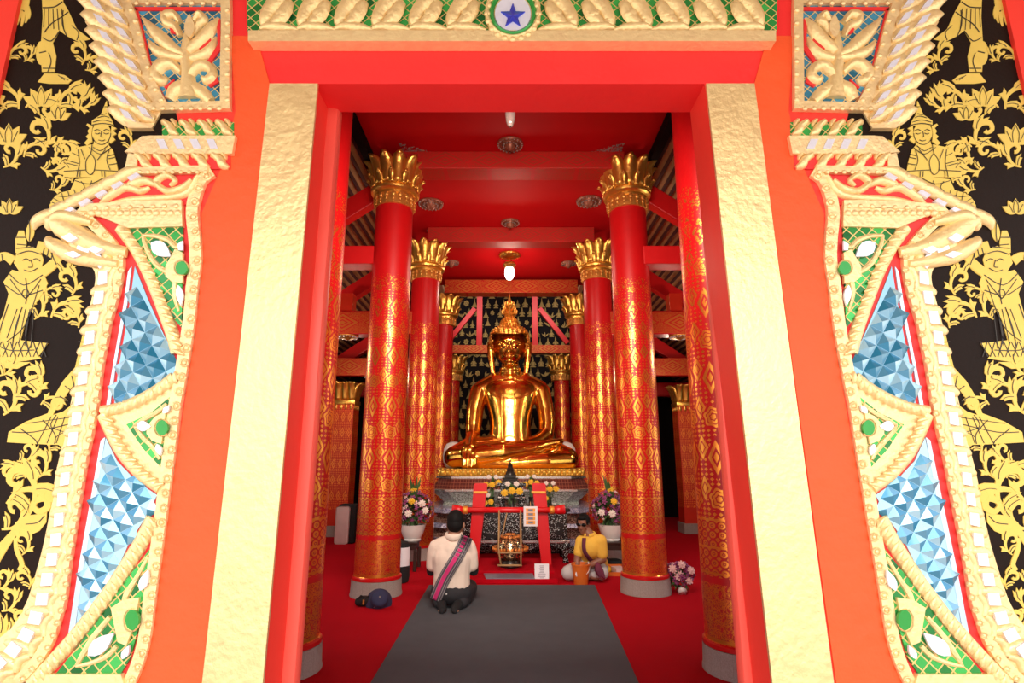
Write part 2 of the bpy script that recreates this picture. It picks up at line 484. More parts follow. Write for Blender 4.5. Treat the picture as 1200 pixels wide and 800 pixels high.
setp(nt, bs, 'Base Color', (.9, .9, .85)); bs.inputs['Emission Color'].default_value = (1, .93, .84, 1); bs.inputs['Emission Strength'].default_value = 5; M['bulb'] = m
M['pearl_glass'] = mat('cut_glass', (.55, .42, .38), .1, .5, .3, 60)
# ------------------------------------------------------------------ the setting
D = 2.2                # depth of the door facade
DEEP = .21             # wall thickness
def struct_box(name, lo, hi, m):
    bm = B(); box2(bm, lo, hi); return struct(name, bm, m)
struct_box('floor', (-5.2, 2.3, -.1), (5.2, 14.8, 0), M['carpet'])
struct_box('floor_porch', (-7, -4, -.1), (7, 2.3, 0), M['porch'])
# front wall with the door opening
gx = at(308, 800, D).x; gxr0 = at(905, 800, D); gxr1 = at(826, 98, D)
ztop = at(600, 98, D).z
sl = (gxr1.x-gxr0.x)/(gxr1.z-gxr0.z)
xr_at = lambda z: gxr0.x+sl*(z-gxr0.z)
bm = B()
prism(bm, [(-5.4, 0), (gx, 0), (gx, ztop), (-5.4, ztop)], D+DEEP, D)
prism(bm, [(5.4, 0), (xr_at(0), 0), (xr_at(ztop), ztop), (5.4, ztop)], D+DEEP, D)
struct('wall_front', bm, M['red_door'])
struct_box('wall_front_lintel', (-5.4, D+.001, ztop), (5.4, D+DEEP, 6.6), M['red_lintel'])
# inner door frame (bright red rounded posts)
zh = at(600, 125, D+DEEP).z
for side, a0, a1, nm in ((-1, 333, 349, 'trim_1'), (1, 884, 868, 'trim_2')):
    xa = at(a0, 800, D+DEEP).x; xb = at(a1, 800, D+DEEP).x
    bm = B(); box2(bm, (min(xa, xb)-(.06 if side < 0 else 0), D+DEEP-.03, 0), (max(xa, xb)+(.06 if side > 0 else 0), D+DEEP+.05, zh), .022)
    struct(nm, bm, M['post_paint'], 40)
struct_box('wall_back', (-5.2, 14.6, 0), (5.2, 14.8, 6.6), M['black'])
for s, nm in ((-1, 'left'), (1, 'right')):
    # aisle wall with unseen openings added to let daylight into the hall
    bm = B()
    x0, x1 = sorted((s*5.05, s*5.25))
    box2(bm, (x0, 2.3, 0), (x1, 14.8, .9))
    box2(bm, (x0, 2.3, 2.3), (x1, 14.8, 3.0))
    for y0, y1 in ((2.3, 3.1), (4.9, 5.6), (7.4, 14.8)): box2(bm, (x0, y0, .9), (x1, y1, 2.3))
    struct('wall_'+nm, bm, M['black'])
# ceiling panel of the nave
struct_box('ceiling', (-1.74, 2.41, 5.2), (1.74, 11.6, 5.26), M['ceil'])
struct_box('ceiling_back', (-1.74, 11.6, 6.4), (1.74, 14.6, 6.5), M['black'])
# aisle roofs: sloping tile underside with battens running along the hall
for s, nm in ((-1, 'left'), (1, 'right')):
    bm = B()
    p = [(1.62, 5.42), (5.5, 2.75), (5.5, 2.85), (1.62, 5.52)]
    vs0 = [bm.verts.new((s*x, 2.41, z)) for x, z in p]; vs1 = [bm.verts.new((s*x, 14.7, z)) for x, z in p]
    for i in range(4): bm.faces.new((vs0[i], vs0[(i+1) % 4], vs1[(i+1) % 4], vs1[i]))
    bm.faces.new(vs0); bm.faces.new(vs1)
    n = 40; dx = 5.5-1.62; dz = 2.75-5.42; ln = math.hypot(dx, dz)
    for i in range(1, n):
        t = i/n
        r = Matrix.Rotation(-s*math.atan2(dz, dx)*1.0, 3, 'Y')
        for v in box(bm, (s*(1.62+dx*t), 8.55, 5.42+dz*t-.02), (.045, 12.2, .05), r): pass
    o = struct('roof_'+nm, bm, [M['roof_tile'], M['batten']])
    for pl in o.data.polygons:
        if pl.index >= 6: pl.material_index = 1
    # dark board closing the gap beside the nave ceiling
    x0, x1 = sorted((s*1.742, s*1.84))
    struct_box('trim_'+('3' if s < 0 else '4'), (x0, 2.42, 5.08), (x1, 14.5, 5.27), M['black'])
# outer porch roof, unseen, set low and deep to shade the upper facade
struct_box('ceiling_porch', (-5.4, -2.6, 4.3), (5.4, 2.2, 4.4), M['porch_roof'])
# grey runner on the floor
bm = B()
q = [fl(503, 686), fl(697, 686), fl(748, 800), fl(435, 800)]
d0 = (q[3]-q[0]).normalized(); d1 = (q[2]-q[1]).normalized()
q[3] = q[3]+d0*1.2; q[2] = q[2]+d1*1.2
a = [bm.verts.new((v.x, v.y, .001)) for v in q]; b = [bm.verts.new((v.x, v.y, .009)) for v in q]
bm.faces.new(a); bm.faces.new(b)
for i in range(4): bm.faces.new((a[i], a[(i+1) % 4], b[(i+1) % 4], b[i]))
tag(obj('carpet_runner', bm, M['runner']), 'long dark grey carpet runner on the red floor from the door to the altar step', 'carpet')

# ------------------------------------------------------------------ pillars
def petal_mesh(bm, h, w, r0, r1, curl, th=.018, nt_=8, nw=4):
    """upright lotus petal, base at radius r0 (along +X), leaning out to r1, tip curling"""
    fr = []; bk = []
    for i in range(nt_+1):
        t = i/nt_
        r = r0+(r1-r0)*t**1.6+curl*max(0, t-.72)*3.5
        z = h*t if t < .9 else h*(.9+(t-.9)*.45)
        ww = w*(.74+.46*t-.80*t**5)
        a = []; b = []
        for j in range(nw+1):
            s = j/nw*2-1
            bulge = (1-s*s)*w*.45
            a.append(bm.verts.new((r+bulge, s*ww, z))); b.append(bm.verts.new((r+bulge-th, s*ww, z)))
        fr.append(a); bk.append(b)
    for G in (fr, bk):
        for i in range(nt_):
            for j in range(nw): bm.faces.new((G[i][j], G[i][j+1], G[i+1][j+1], G[i+1][j]))
    for j in range(nw):
        bm.faces.new((fr[0][j], fr[0][j+1], bk[0][j+1], bk[0][j])); bm.faces.new((fr[-1][j], fr[-1][j+1], bk[-1][j+1], bk[-1][j]))
    for i in range(nt_):
        for j in (0, nw): bm.faces.new((fr[i][j], fr[i+1][j], bk[i+1][j], bk[i][j]))
PROTO = {}
def capital(parent, zc, R=.235, n=12, sc=1.0):
    """zc: height of the neck moulding; capital > petals, drops"""
    if 'cap' not in PROTO:
        bm = B()
        lathe(bm, [(.22, -.02), (.25, -.01), (.252, .0), (.252, .025), (.27, .03), (.295, .05), (.30, .075), (.285, .10), (.262, .11),
                   (.262, .14), (.25, .15), (.25, .45), (.10, .47)], 40)
        for k in range(56):
            a = 2*PI*k/56
            sphere(bm, (.262*math.cos(a), .262*math.sin(a), .125), .013, 6, 4)
        o = obj('capital', bm, M['gold_cap'], None, 35); PROTO['cap'] = o.data; bpy.data.objects.remove(o)
        bm = B(); petal_mesh(bm, .36, .098, .255, .325, .05)
        o = obj('petal', bm, M['gold_cap'], None, True); PROTO['pet'] = o.data; bpy.data.objects.remove(o)
        bm = B(); petal_mesh(bm, .15, .045, .285, .325, .03)
        sphere(bm, (.345, 0, .15), .022, 8, 6)
        o = obj('petal', bm, M['gold_cap'], None, True); PROTO['pet2'] = o.data; bpy.data.objects.remove(o)
        bm = B()
        for k in range(18):
            a = 2*PI*k/18; q = Matrix.Rotation(a, 3, 'Z')
            sphere(bm, q@Vector((.25, 0, -.035)), (.018, .03, .035), 8, 6, q)
            sphere(bm, q@Vector((.248, 0, -.085)), (.014, .02, .03), 8, 6, q)
            sphere(bm, q@Vector((.246, 0, -.125)), (.010, .010, .022), 6, 5, q)
        lathe(bm, [(.235, -.15), (.243, -.145), (.243, .0), (.235, .01)], 40)
        o = obj('neck_band', bm, M['gold_dark'], None, 40); PROTO['drop'] = o.data; bpy.data.objects.remove(o)
    cap = link(bpy.data.objects.new('capital', PROTO['cap'])); cap.parent = parent; cap.location = (0, 0, zc); cap.scale = (sc, sc, sc)
    nb = link(bpy.data.objects.new('neck_band', PROTO['drop'])); nb.parent = cap
    for k in range(n):
        p = link(bpy.data.objects.new('petal', PROTO['pet'])); p.parent = cap
        p.location = (0, 0, .12); p.rotation_euler = (0, 0, 2*PI*k/n)
        p = link(bpy.data.objects.new('petal', PROTO['pet2'])); p.parent = cap
        p.location = (0, 0, .10); p.rotation_euler = (0, 0, 2*PI*(k+.5)/n)
    return cap
def pillar(label, x, y, ztop, r0=.245, r1=.225, plinth_r=.272, ph=.165):
    t = thing('temple_pillar', label, 'pillar', (x, y, 0), random.choice([0, .3, .5]), 'round red and gold nave pillars')
    bm = B(); lathe(bm, [(plinth_r+.005, .001), (plinth_r+.005, .02), (plinth_r, .03), (plinth_r-.006, ph), (r0-.01, ph+.001)], 28)
    obj('plinth', bm, M['stone'], t, 35)
    bm = B()
    n = 12; zc = ztop-.52
    lathe(bm, [(r0-.004, ph-.01), (r0+.018, ph+.004), (r0+.018, ph+.03), (r0, ph+.045)]+[(r0+(r1-r0)*i/n, ph+.05+(zc-ph-.05)*i/n) for i in range(n+1)], 48)
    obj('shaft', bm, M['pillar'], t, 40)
    capital(t, zc)
    return t
PX = 1.455
pillar('red and gold pillar just inside the door on the left, cut by the door post', -1.585, 4.15, 5.16)
pillar('red and gold pillar just inside the door on the right, cut by the door post', 1.60, 4.15, 5.16)
pillar('tall red pillar with a blue hat lying at its stone foot', -PX, 6.35, 5.12)
pillar('tall red pillar with a bouquet lying at its stone foot', PX+.02, 6.45, 5.14)
pillar('red pillar behind the left flower table', -1.40, 8.6, 4.94)
pillar('red pillar behind the right flower table', 1.41, 8.6, 4.94)
pillar('red pillar beside the left end of the mirrored altar', -1.42, 11.2, 4.83, .225, .2)
pillar('red pillar beside the right end of the mirrored altar', 1.43, 11.2, 4.83, .225, .2)
pillar('short red pillar behind the left shoulder side of the statue, low gold capital', -1.47, 13.5, 4.0, .20, .19)
pillar('short red pillar behind the right shoulder side of the statue, low gold capital', 1.25, 13.5, 4.0, .20, .19)
def square_pillar(label, x, y, h=2.95, w=.40):
    t = thing('square_pillar', label, 'pillar', (x, y, 0), 0, 'square aisle pillars')
    bm = B(); box2(bm, (-w/2-.03, -w/2-.03, .001), (w/2+.03, w/2+.03, .2), .008); obj('plinth', bm, M['stone'], t)
    bm = B(); box2(bm, (-w/2, -w/2, .2), (w/2, w/2, h-.42), .006); obj('shaft', bm, M['square'], t)
    bm = B(); box2(bm, (-w/2-.02, -w/2-.02, h-.45), (w/2+.02, w/2+.02, h-.36), .015)
    box2(bm, (-w/2+.02, -w/2+.02, h-.36), (w/2-.02, w/2-.02, h))
    for i in range(4):
        for s in (-1, 1):
            sphere(bm, (-w/2+w*(i+.5)/4, s*(w/2+.0), h-.50), (.03, .02, .06), 8, 6); sphere(bm, (s*(w/2), -w/2+w*(i+.5)/4, h-.50), (.02, .03, .06), 8, 6)
    cp = obj('capital', bm, M['gold_cap'], t, 40)
    bm = B(); petal_mesh(bm, .36, .085, 0, .09, .05)
    pm = obj('petal', bm, M['gold_cap'], cp, True)
    first = True
    for k in range(4):
        for off in (-.13, 0, .13):
            p = pm if first else link(bpy.data.objects.new('petal', pm.data)); first = False
            p.parent = cp; a = k*PI/2; q = Matrix.Rotation(a, 3, 'Z')@Vector((w/2-.02, off, 0))
            p.location = (q.x, q.y, h-.36); p.rotation_euler = (0, 0, a)
square_pillar('square red aisle pillar with gold capital in the left aisle', -3.32, 11.1)
square_pillar('square red aisle pillar with gold capital in the right aisle', 3.62, 11.5)

# ------------------------------------------------------------------ beams
def bthing(name, label, lo, hi, m, group=None, bev=.01):
    c = [(a+b)/2 for a, b in zip(lo, hi)]
    bm = B(); box2(bm, [a-q for a, q in zip(lo, c)], [b-q for b, q in zip(hi, c)], bev)
    o = obj(name, bm, m); o.location = c
    return tag(o, label, 'beam', group)
G1 = 'cross beams under the nave ceiling'
bthing('ceiling_beam', 'first red cross beam under the nave ceiling, nearest the door', (-1.42, 6.22, 4.96), (1.42, 6.52, 5.199), M['beam_nave'], G1)
bthing('ceiling_beam', 'second red cross beam under the nave ceiling, in front of the lit lamp', (-1.38, 8.5, 4.94), (1.38, 8.8, 5.199), M['beam_nave'], G1)
bthing('ceiling_beam', 'stencilled red cross beam directly above the gold statue head', (-1.40, 11.0, 4.84), (1.40, 11.3, 5.13), M['beam_x'], G1)
bthing('tie_beam', 'red and gold cross beam behind the head of the gold statue', (-2.2, 13.35, 4.02), (2.2, 13.6, 4.22), M['beam_x'])
G2 = 'tie beams of the side aisles'
for s, sd in ((-1, 'left'), (1, 'right')):
    def aisle(y0, y1, z0, z1, x0, x1, label, m):
        a, b = sorted((s*x0, s*x1)); bthing('tie_beam', label, (a, y0, z0), (b, y1, z1), m, G2)
    aisle(6.25, 6.5, 3.72, 3.95, 1.60, 4.2, f'plain red tie beam high in the {sd} aisle beside the nearest tall pillar', M['red'])
    aisle(8.45, 8.72, 3.36, 3.74, 1.58, 4.4, f'broad stencilled tie beam in the {sd} aisle, uppermost of the gold lozenge beams', M['beam_x'])
    aisle(11.05, 11.3, 3.10, 3.46, 1.58, 4.4, f'stencilled tie beam in the {sd} aisle, second of the gold lozenge beams', M['beam_x'])
    aisle(13.4, 13.65, 2.95, 3.28, 1.70, 4.6, f'dark red tie beam deepest in the {sd} aisle above the square pillar', M['red'])
    for y, z0, lab in ((6.35, 4.9, 'nearest'), (8.6, 4.86, 'middle'), (11.2, 4.8, 'farthest')):
        bm = B(); beam(bm, (0, 0, 0), (s*2.7, 0, -1.86), .16, .24, .01)
        o = obj('roof_rafter', bm, M['red']); o.location = (s*1.80, y+.34, z0-.06)
        tag(o, f'sloping red rafter under the {sd} aisle roof, {lab} of three', 'rafter', 'rafters of the side aisle roofs')
    for y, z0, z1, lab in ((8.6, 3.75, 4.05, 'upper'), (11.2, 3.47, 3.9, 'lower')):
        bm = B(); box2(bm, (-.1, -.1, 0), (.1, .1, z1-z0), .006)
        o = obj('king_post', bm, M['square']); o.location = (s*2.65, y, z0)
        tag(o, f'short red post standing on the {lab} stencilled tie beam in the {sd} aisle', 'post', 'short posts on the aisle beams')
# gable framing behind the statue
for i, (xa, xb, lab) in enumerate(((-.80, -.80, 'left'), (.60, .60, 'right'))):
    bm = B(); box2(bm, (-.07, -.06, 0), (.07, .06, 1.6), .006)
    o = obj('gable_post', bm, M['red']); o.location = (xa, 13.48, 4.221)
    tag(o, f'upright red gable post to the {lab} of the statue finial', 'post', 'gable posts behind the statue')
for s, lab in ((-1, 'left'), (1, 'right')):
    bm = B(); beam(bm, (s*.0, 0, 0), (-s*.70, 0, .90), .1, .12, .006)
    o = obj('gable_brace', bm, M['red']); o.location = (s*1.52-.1, 13.48, 4.29)
    tag(o, f'diagonal red brace behind the {lab} pillar capital beside the statue', 'brace', 'gable braces behind the statue')
M['ros'] = gold_mat('dark_gilt_rosette', (.30, .09, .05), .4, .4)
# ------------------------------------------------------------------ ceiling rosettes, lamps, corner stencils, back wall murals
def rosette(px, py, z, r, label):
    u = ray(px, py); t = (z-EYE)/u[2]; loc = Vector((u[0]*t, u[1]*t, z))
    tt = thing('ceiling_rosette', label, 'rosette', loc, 0, 'round rosettes on the red ceiling')
    bm = B()
    lathe(bm, [(r, -.001), (r, -.015), (r*.93, -.03), (r*.85, -.018), (r*.7, -.02), (r*.66, -.04), (r*.6, -.022), (r*.45, -.03), (r*.36, -.07), (r*.2, -.10), (.01, -.11)], 32, cap=False)
    for k in range(20):
        a = 2*PI*k/20; sphere(bm, (r*.92*math.cos(a), r*.92*math.sin(a), -.03), r*.075, 6, 4, mi=1)
    for k in range(12):
        a = 2*PI*k/12; sphere(bm, (r*.53*math.cos(a), r*.53*math.sin(a), -.035), r*.09, 6, 4, mi=1)
    obj('disc', bm, [M['ros'], M['pearl_glass']], tt, 40)
    return tt
rosette(598, 168, 5.2, .16, 'centre ceiling rosette just in front of the first cross beam')
rosette(598, 260, 5.2, .15, 'centre ceiling rosette just in front of the second cross beam')
rosette(505, 238, 5.2, .19, 'ceiling rosette to the right of the nearest left pillar capital')
rosette(690, 235, 5.2, .19, 'ceiling rosette to the left of the nearest right pillar capital')
rosette(529, 307, 5.2, .15, 'ceiling rosette to the right of the second left pillar capital')
rosette(666, 308, 5.2, .15, 'ceiling rosette to the left of the second right pillar capital')
for s, y, z, lab in ((-1, 8.58, 3.358, 'left aisle, upper'), (1, 8.58, 3.358, 'right aisle, upper'), (-1, 11.17, 3.098, 'left aisle, lower'), (1, 11.17, 3.098, 'right aisle, lower')):
    x = {(-1, 8.58): -2.62, (1, 8.58): 2.70, (-1, 11.17): -2.85, (1, 11.17): 2.72}[(s, y)]
    r = .17
    tt = thing('beam_rosette', f'small mirrored rosette under the {lab} stencilled beam', 'rosette', (x, y, z), 0, 'rosettes under the aisle beams')
    bm = B(); lathe(bm, [(r, -.001), (r, -.015), (r*.8, -.03), (r*.4, -.035), (r*.2, -.06), (.01, -.065)], 28, cap=False); 
    for k in range(18):
        a = 2*PI*k/18; sphere(bm, (r*.86*math.cos(a), r*.86*math.sin(a), -.025), r*.1, 6, 4, mi=1)
    obj('disc', bm, [M['gold_dark'], M['mirror']], tt, 40)
def pendant(px, py, Y, label, lit, k=1.0):
    p = at(px, py, Y)
    t = thing('pendant_lamp', label, 'lamp', (p.x, p.y, 5.2))
    L = 5.2-p.z
    bm = B(); lathe(bm, [(.2, -.001), (.2, -.02), (.17, -.035), (.14, -.03), (.11, -.07), (.05, -.09), (.02, -.1)], 28)
    for j in range(20):
        a = 2*PI*j/20; sphere(bm, (.185*math.cos(a), .185*math.sin(a), -.03), .017, 6, 4)
    obj('canopy', bm, M['gold_cap'], t, 40)
    bm = B(); tube(bm, [(0, 0, -.09), (0, 0, -L+.2)], .012); obj('rod', bm, M['gold_cap'], t, True)
    bm = B(); lathe(bm, [(.02*k, -L+.22), (.10*k, -L+.20), (.12*k, -L+.16), (.10*k, -L+.12), (.075*k, -L+.10)], 24)
    obj('socket', bm, M['gold_cap'], t, 40)
    bm = B(); lathe(bm, [(.07*k, -L+.12), (.088*k, -L+.06), (.09*k, -L-.02), (.075*k, -L-.08), (.045*k, -L-.12), (.01, -L-.13)], 20, cap=False)
    obj('shade', bm, M['bulb'] if lit else M['pearl_glass'], t, True)
    return t
pendant(597, 320, 9.75, 'lit white glass pendant lamp hanging above the gold statue', True)
pendant(598, 133, 4.3, 'unlit cut glass pendant cut by the top of the doorway', False, .5)
# gilt corner stencils on the ceiling
def corner(px, py, w, sx, sy, label):
    u = ray(px, py); t = (5.2-EYE)/u[2]; c = Vector((u[0]*t, u[1]*t, 5.199))
    bm = B()
    rnd = random.Random(px)
    for i in range(9):
        for j in range(9-i):
            x = i*w/9; y = j*w*.55/9
            r = w/26*(.7+.6*rnd.random())
            if rnd.random() < .85:
                lathe(bm, [(r, -.004), (r*.6, -.007)], 6, (sx*(x+rnd.uniform(-.01, .01)), sy*(y+rnd.uniform(-.01, .01)), 0))
                lathe(bm, [(r*.5, -.004), (r*.3, -.007)], 5, (sx*(x+w/18), sy*(y+w/30), 0))
    o = obj('corner_ornament', bm, M['pearl_glass']); o.location = c
    tag(o, label, 'ceiling ornament', 'gilt corner ornaments on the ceiling')
corner(472, 179, .42, 1, -1, 'gilt corner ornament on the red ceiling above the nearest left capital')
corner(726, 179, .42, -1, -1, 'gilt corner ornament on the red ceiling above the nearest right capital')
corner(503, 275, .42, 1, -1, 'gilt corner ornament on the red ceiling beside the second left capital')
corner(690, 275, .42, -1, -1, 'gilt corner ornament on the red ceiling beside the second right capital')
# gold figures stencilled on the black back wall
def back_figure(bm, x, z, h, kind, rnd):
    Y0, Y1 = 14.54, 14.536
    q = [0]
    def layer(poly): q[0] += 1; prism(bm, poly, Y0, Y1-.0005*q[0])
    def disc(cx, cz, rx, rz, n=12): layer([(cx+rx*math.cos(2*PI*i/n), cz+rz*math.sin(2*PI*i/n)) for i in range(n)])
    if kind == 0:      # seated figure with pointed crown
        layer([(x-.28*h, z), (x+.28*h, z), (x+.2*h, z+.12*h), (x-.2*h, z+.12*h)])
        layer([(x-.12*h, z+.14*h), (x+.12*h, z+.14*h), (x+.17*h, z+.5*h), (x-.17*h, z+.5*h)])
        disc(x, z+.62*h, .085*h, .11*h); layer([(x-.07*h, z+.73*h), (x+.07*h, z+.73*h), (x, z+h)])
        layer([(x+.19*h, z+.45*h), (x+.30*h, z+.25*h), (x+.16*h, z+.2*h)])
        layer([(x-.19*h, z+.45*h), (x-.30*h, z+.25*h), (x-.16*h, z+.2*h)])
    elif kind == 1:    # stupa
        pts = [(.3, 0), (.3, .08), (.22, .1), (.22, .2), (.15, .28), (.1, .45), (.05, .55), (.03, .75), (0, 1)]
        layer([(x+a*h, z+b*h) for a, b in pts]+[(x-a*h, z+b*h) for a, b in pts[::-1][1:]])
    elif kind == 2:    # flower
        for k in range(6):
            a = 2*PI*k/6+.3; disc(x+.17*h*math.cos(a), z+.4*h+.2*h*math.sin(a), .09*h, .11*h, 8)
        disc(x, z+.4*h, .07*h, .08*h, 8)
    else:              # leaf spray
        for k in range(5):
            a = rnd.uniform(.6, 2.5); l = h*rnd.uniform(.4, .9); c = Vector((x, z)); d = Vector((math.cos(a), math.sin(a))); n = Vector((-d.y, d.x))*h*.08
            p = c+d*l; m_ = c+d*l*.5
            layer([(c.x, c.y), (m_.x+n.x, m_.y+n.y), (p.x, p.y), (m_.x-n.x, m_.y-n.y)])
rnd = random.Random(3)
mr = thing('wall_mural', 'gold stencilled figures and stupas on the black back wall behind the statue', 'mural', (0, 0, 0))
bm = B(); box2(bm, (-2.3, 14.54, .002), (2.3, 14.592, 6.3)); obj('black_panel', bm, M['black'], mr)
cand = []
for row in range(15):
    z = 1.95+row*.275
    for k in range(19):
        x = -1.95+k*.205+(.1 if row % 2 else 0)
        if abs(x+.02) < .36 and z < 4.3: continue
        if abs(x) > 1.9: continue
        cand.append((x+rnd.uniform(-.03, .03), z+rnd.uniform(-.03, .03), rnd.uniform(.20, .30), rnd.choice([0, 0, 0, 1, 2, 3])))
cand.sort(key=lambda c: -c[2])
rest = B()
for i, (x, z, h, kind) in enumerate(cand):
    bm = B() if i < 100 else rest
    back_figure(bm, x, z, h, kind, rnd)
    if i < 100: obj('gold_figure', bm, M['mural_dim'], mr)
o = obj('small_gold_figures', rest, M['mural_dim'], mr); o['kind'] = 'stuff'
# ------------------------------------------------------------------ carved facade around the door
def kx(py): return 15*max(0, (py-98)/625)**1.5 if py > 98 else 0
def W(px, py, b, side):
    """point on the plane b metres in front of the facade; side 'R' mirrors the left-hand carving"""
    if side == 'R': px = 1200-px+kx(py)
    p = at(px, py, D-b); return p
def plate(bm, poly, b0, b1, side, mi=0, cham=0):
    prism(bm, [((p:=W(x, y, b1, side)).x, p.z) for x, y in poly], D-b0, D-b1, mi, cham)
HP5 = ((-1, 0), (-.72, .72), (0, 1), (.72, .72), (1, 0))
HP3 = ((-1, 0), (-.9, 1), (.9, 1), (1, 0))
def rib(bm, pts, ws, h, b, side, n=5, flat=False, mi=0, hk=None, closed=False):
    """raised moulding / carved tendril following pixel points with pixel half widths ws"""
    k = len(pts)
    if not isinstance(ws, (list, tuple)): ws = [ws]*k
    pp = catmull([(x, y, w_) for (x, y), w_ in zip(pts, ws)], n) if k > 2 else [(x, y, w_) for (x, y), w_ in zip(pts, ws)]
    prof = HP3 if flat else HP5
    rows = []; K = len(pp)
    for i, (x, y, w_) in enumerate(pp):
        a = pp[max(i-1, 0)]; c = pp[min(i+1, K-1)]
        dx, dy = c[0]-a[0], c[1]-a[1]; L = math.hypot(dx, dy) or 1
        nx, ny = -dy/L, dx/L
        w_ = max(w_, .15)
        hh = h*(min(1, w_/max(ws)*1.3) if hk is None else hk(i/(K-1)))
        row = []
        for s, hp in prof:
            p = W(x+nx*s*w_, y+ny*s*w_, b, side); p.y -= hh*hp
            row.append(bm.verts.new(p))
        rows.append(row)
    for r0, r1 in zip(rows, rows[1:]):
        for j in range(len(prof)-1):
            f = bm.faces.new((r0[j], r0[j+1], r1[j+1], r1[j])); f.material_index = mi
        f = bm.faces.new((r0[0], r1[0], r1[-1], r0[-1])); f.material_index = mi
    for r in (rows[0], rows[-1]):
        f = bm.faces.new(r); f.material_index = mi
def bead(bm, x, y, r, b, side, h=.7, mi=0):
    p = W(x, y, b, side); q = W(x+r, y, b, side); rr = abs(q.x-p.x)
    sphere(bm, p, (rr, rr*h, rr), 10, 6, mi=mi)
def along(pts, step):
    """points every `step` pixels along a smoothed polyline, with the direction"""
    pp = catmull(pts, 10); out = []; acc = step*.5
    for a, c in zip(pp, pp[1:]):
        L = math.hypot(c[0]-a[0], c[1]-a[1])
        while acc <= L and L > 0:
            t = acc/L; out.append((a[0]+(c[0]-a[0])*t, a[1]+(c[1]-a[1])*t, (c[0]-a[0])/L, (c[1]-a[1])/L)); acc += step
        acc -= L
    return out
def inpoly(x, y, poly):
    r = False; n = len(poly)
    for i in range(n):
        x1, y1 = poly[i]; x2, y2 = poly[(i+1) % n]
        if (y1 > y) != (y2 > y) and x < (x2-x1)*(y-y1)/(y2-y1)+x1: r = not r
    return r
IN_BEAD = [(250, 202), (237, 212), (229, 235), (227, 254), (230, 282), (231, 307), (227, 337), (224, 372), (220, 400), (212, 450), (207, 475), (201, 525), (196, 562), (191, 602), (185, 647), (179, 690), (174, 732), (169, 758), (162, 780), (152, 803)]
OUT_BEAD = [(96, 247), (110, 262), (126, 278), (139, 295), (142, 308), (140, 328), (135, 350), (127, 378), (123, 400), (117, 432), (113, 467), (107, 502), (99, 540), (91, 590), (86, 620), (80, 660), (75, 700), (69, 722), (61, 748), (47, 772), (25, 797)]
LEAF_C = [(78, 262), (95, 285), (118, 302), (124, 322), (119, 350), (112, 378), (108, 400), (101, 440), (95, 480), (88, 520), (80, 560), (74, 600), (67, 645), (58, 685), (50, 715), (36, 745), (14, 770), (-12, 790)]
BLUE1 = [(158, 312), (152, 355), (145, 397), (139, 430), (134, 472), (152, 474), (177, 460), (209, 432), (203, 415), (190, 388), (174, 352), (163, 325)]
BLUE2 = [(124, 513), (117, 550), (109, 597), (99, 662), (93, 700), (89, 734), (110, 712), (134, 674), (152, 634), (172, 604), (184, 580), (160, 564), (137, 540)]
def facets(bm, poly, cw, chh, b, side, lean):
    """field of four-sided glass pyramids on a tilted square grid: eight facets meet at every grid point"""
    xs = [p[0] for p in poly]; ys = [p[1] for p in poly]
    x0, y0 = sum(xs)/len(xs), sum(ys)/len(ys)
    e1 = Vector((15.2, -8.2)); e2 = Vector((8.2, 15.2))
    for i in range(-14, 15):
        for j in range(-14, 15):
            c = Vector((x0, y0))+e1*i+e2*j
            cor = [c-e1/2-e2/2, c+e1/2-e2/2, c+e1/2+e2/2, c-e1/2+e2/2]
            ins = sum(inpoly(*q, poly) for q in cor)+2*inpoly(c.x, c.y, poly)
            if ins < 3: continue
            vs = [W(c.x+(q.x-c.x)*.985, c.y+(q.y-c.y)*.985, b, side) for q in cor]
            top = W(c.x, c.y, b, side); top.y -= .015
            for q in range(4):
                bm.faces.new([bm.verts.new(vs[q]), bm.verts.new(vs[(q+1) % 4]), bm.verts.new(top)])
def leafshape(cx, cy, L, Wd, ang, n=7):
    out = []
    for i in range(n+1):
        t = i/n; w_ = Wd*math.sin(PI*t**.8)
        out.append((t*L, -w_))
    for i in range(n-1, 0, -1):
        t = i/n; w_ = Wd*math.sin(PI*t**.8)
        out.append((t*L, w_))
    ca, sa = math.cos(ang), math.sin(ang)
    return [(cx+x*ca-y*sa, cy+x*sa+y*ca) for x, y in out]
def curl(bm, x, y, sc, ang, flip, b, side, h=.02, w0=.16, turns=1.15, flat=False):
    """a scroll: spiral tendril, tapering; sc = size in pixels"""
    pts = []; ws = []
    n = 12
    for i in range(n+1):
        t = i/n
        a = ang+flip*(-turns*2*PI*t**1.25*.62)
        r = sc*(1-.9*t)**1.0*.5
        pts.append((x+sc*.0+r*math.cos(a), y+r*math.sin(a))); ws.append(sc*w0*(.35+.9*math.sin(PI*min(1, t*.8+.1)))*.7)
    ws[-1] = sc*w0*.8
    rib(bm, pts, ws, h, b, side, 2, flat)
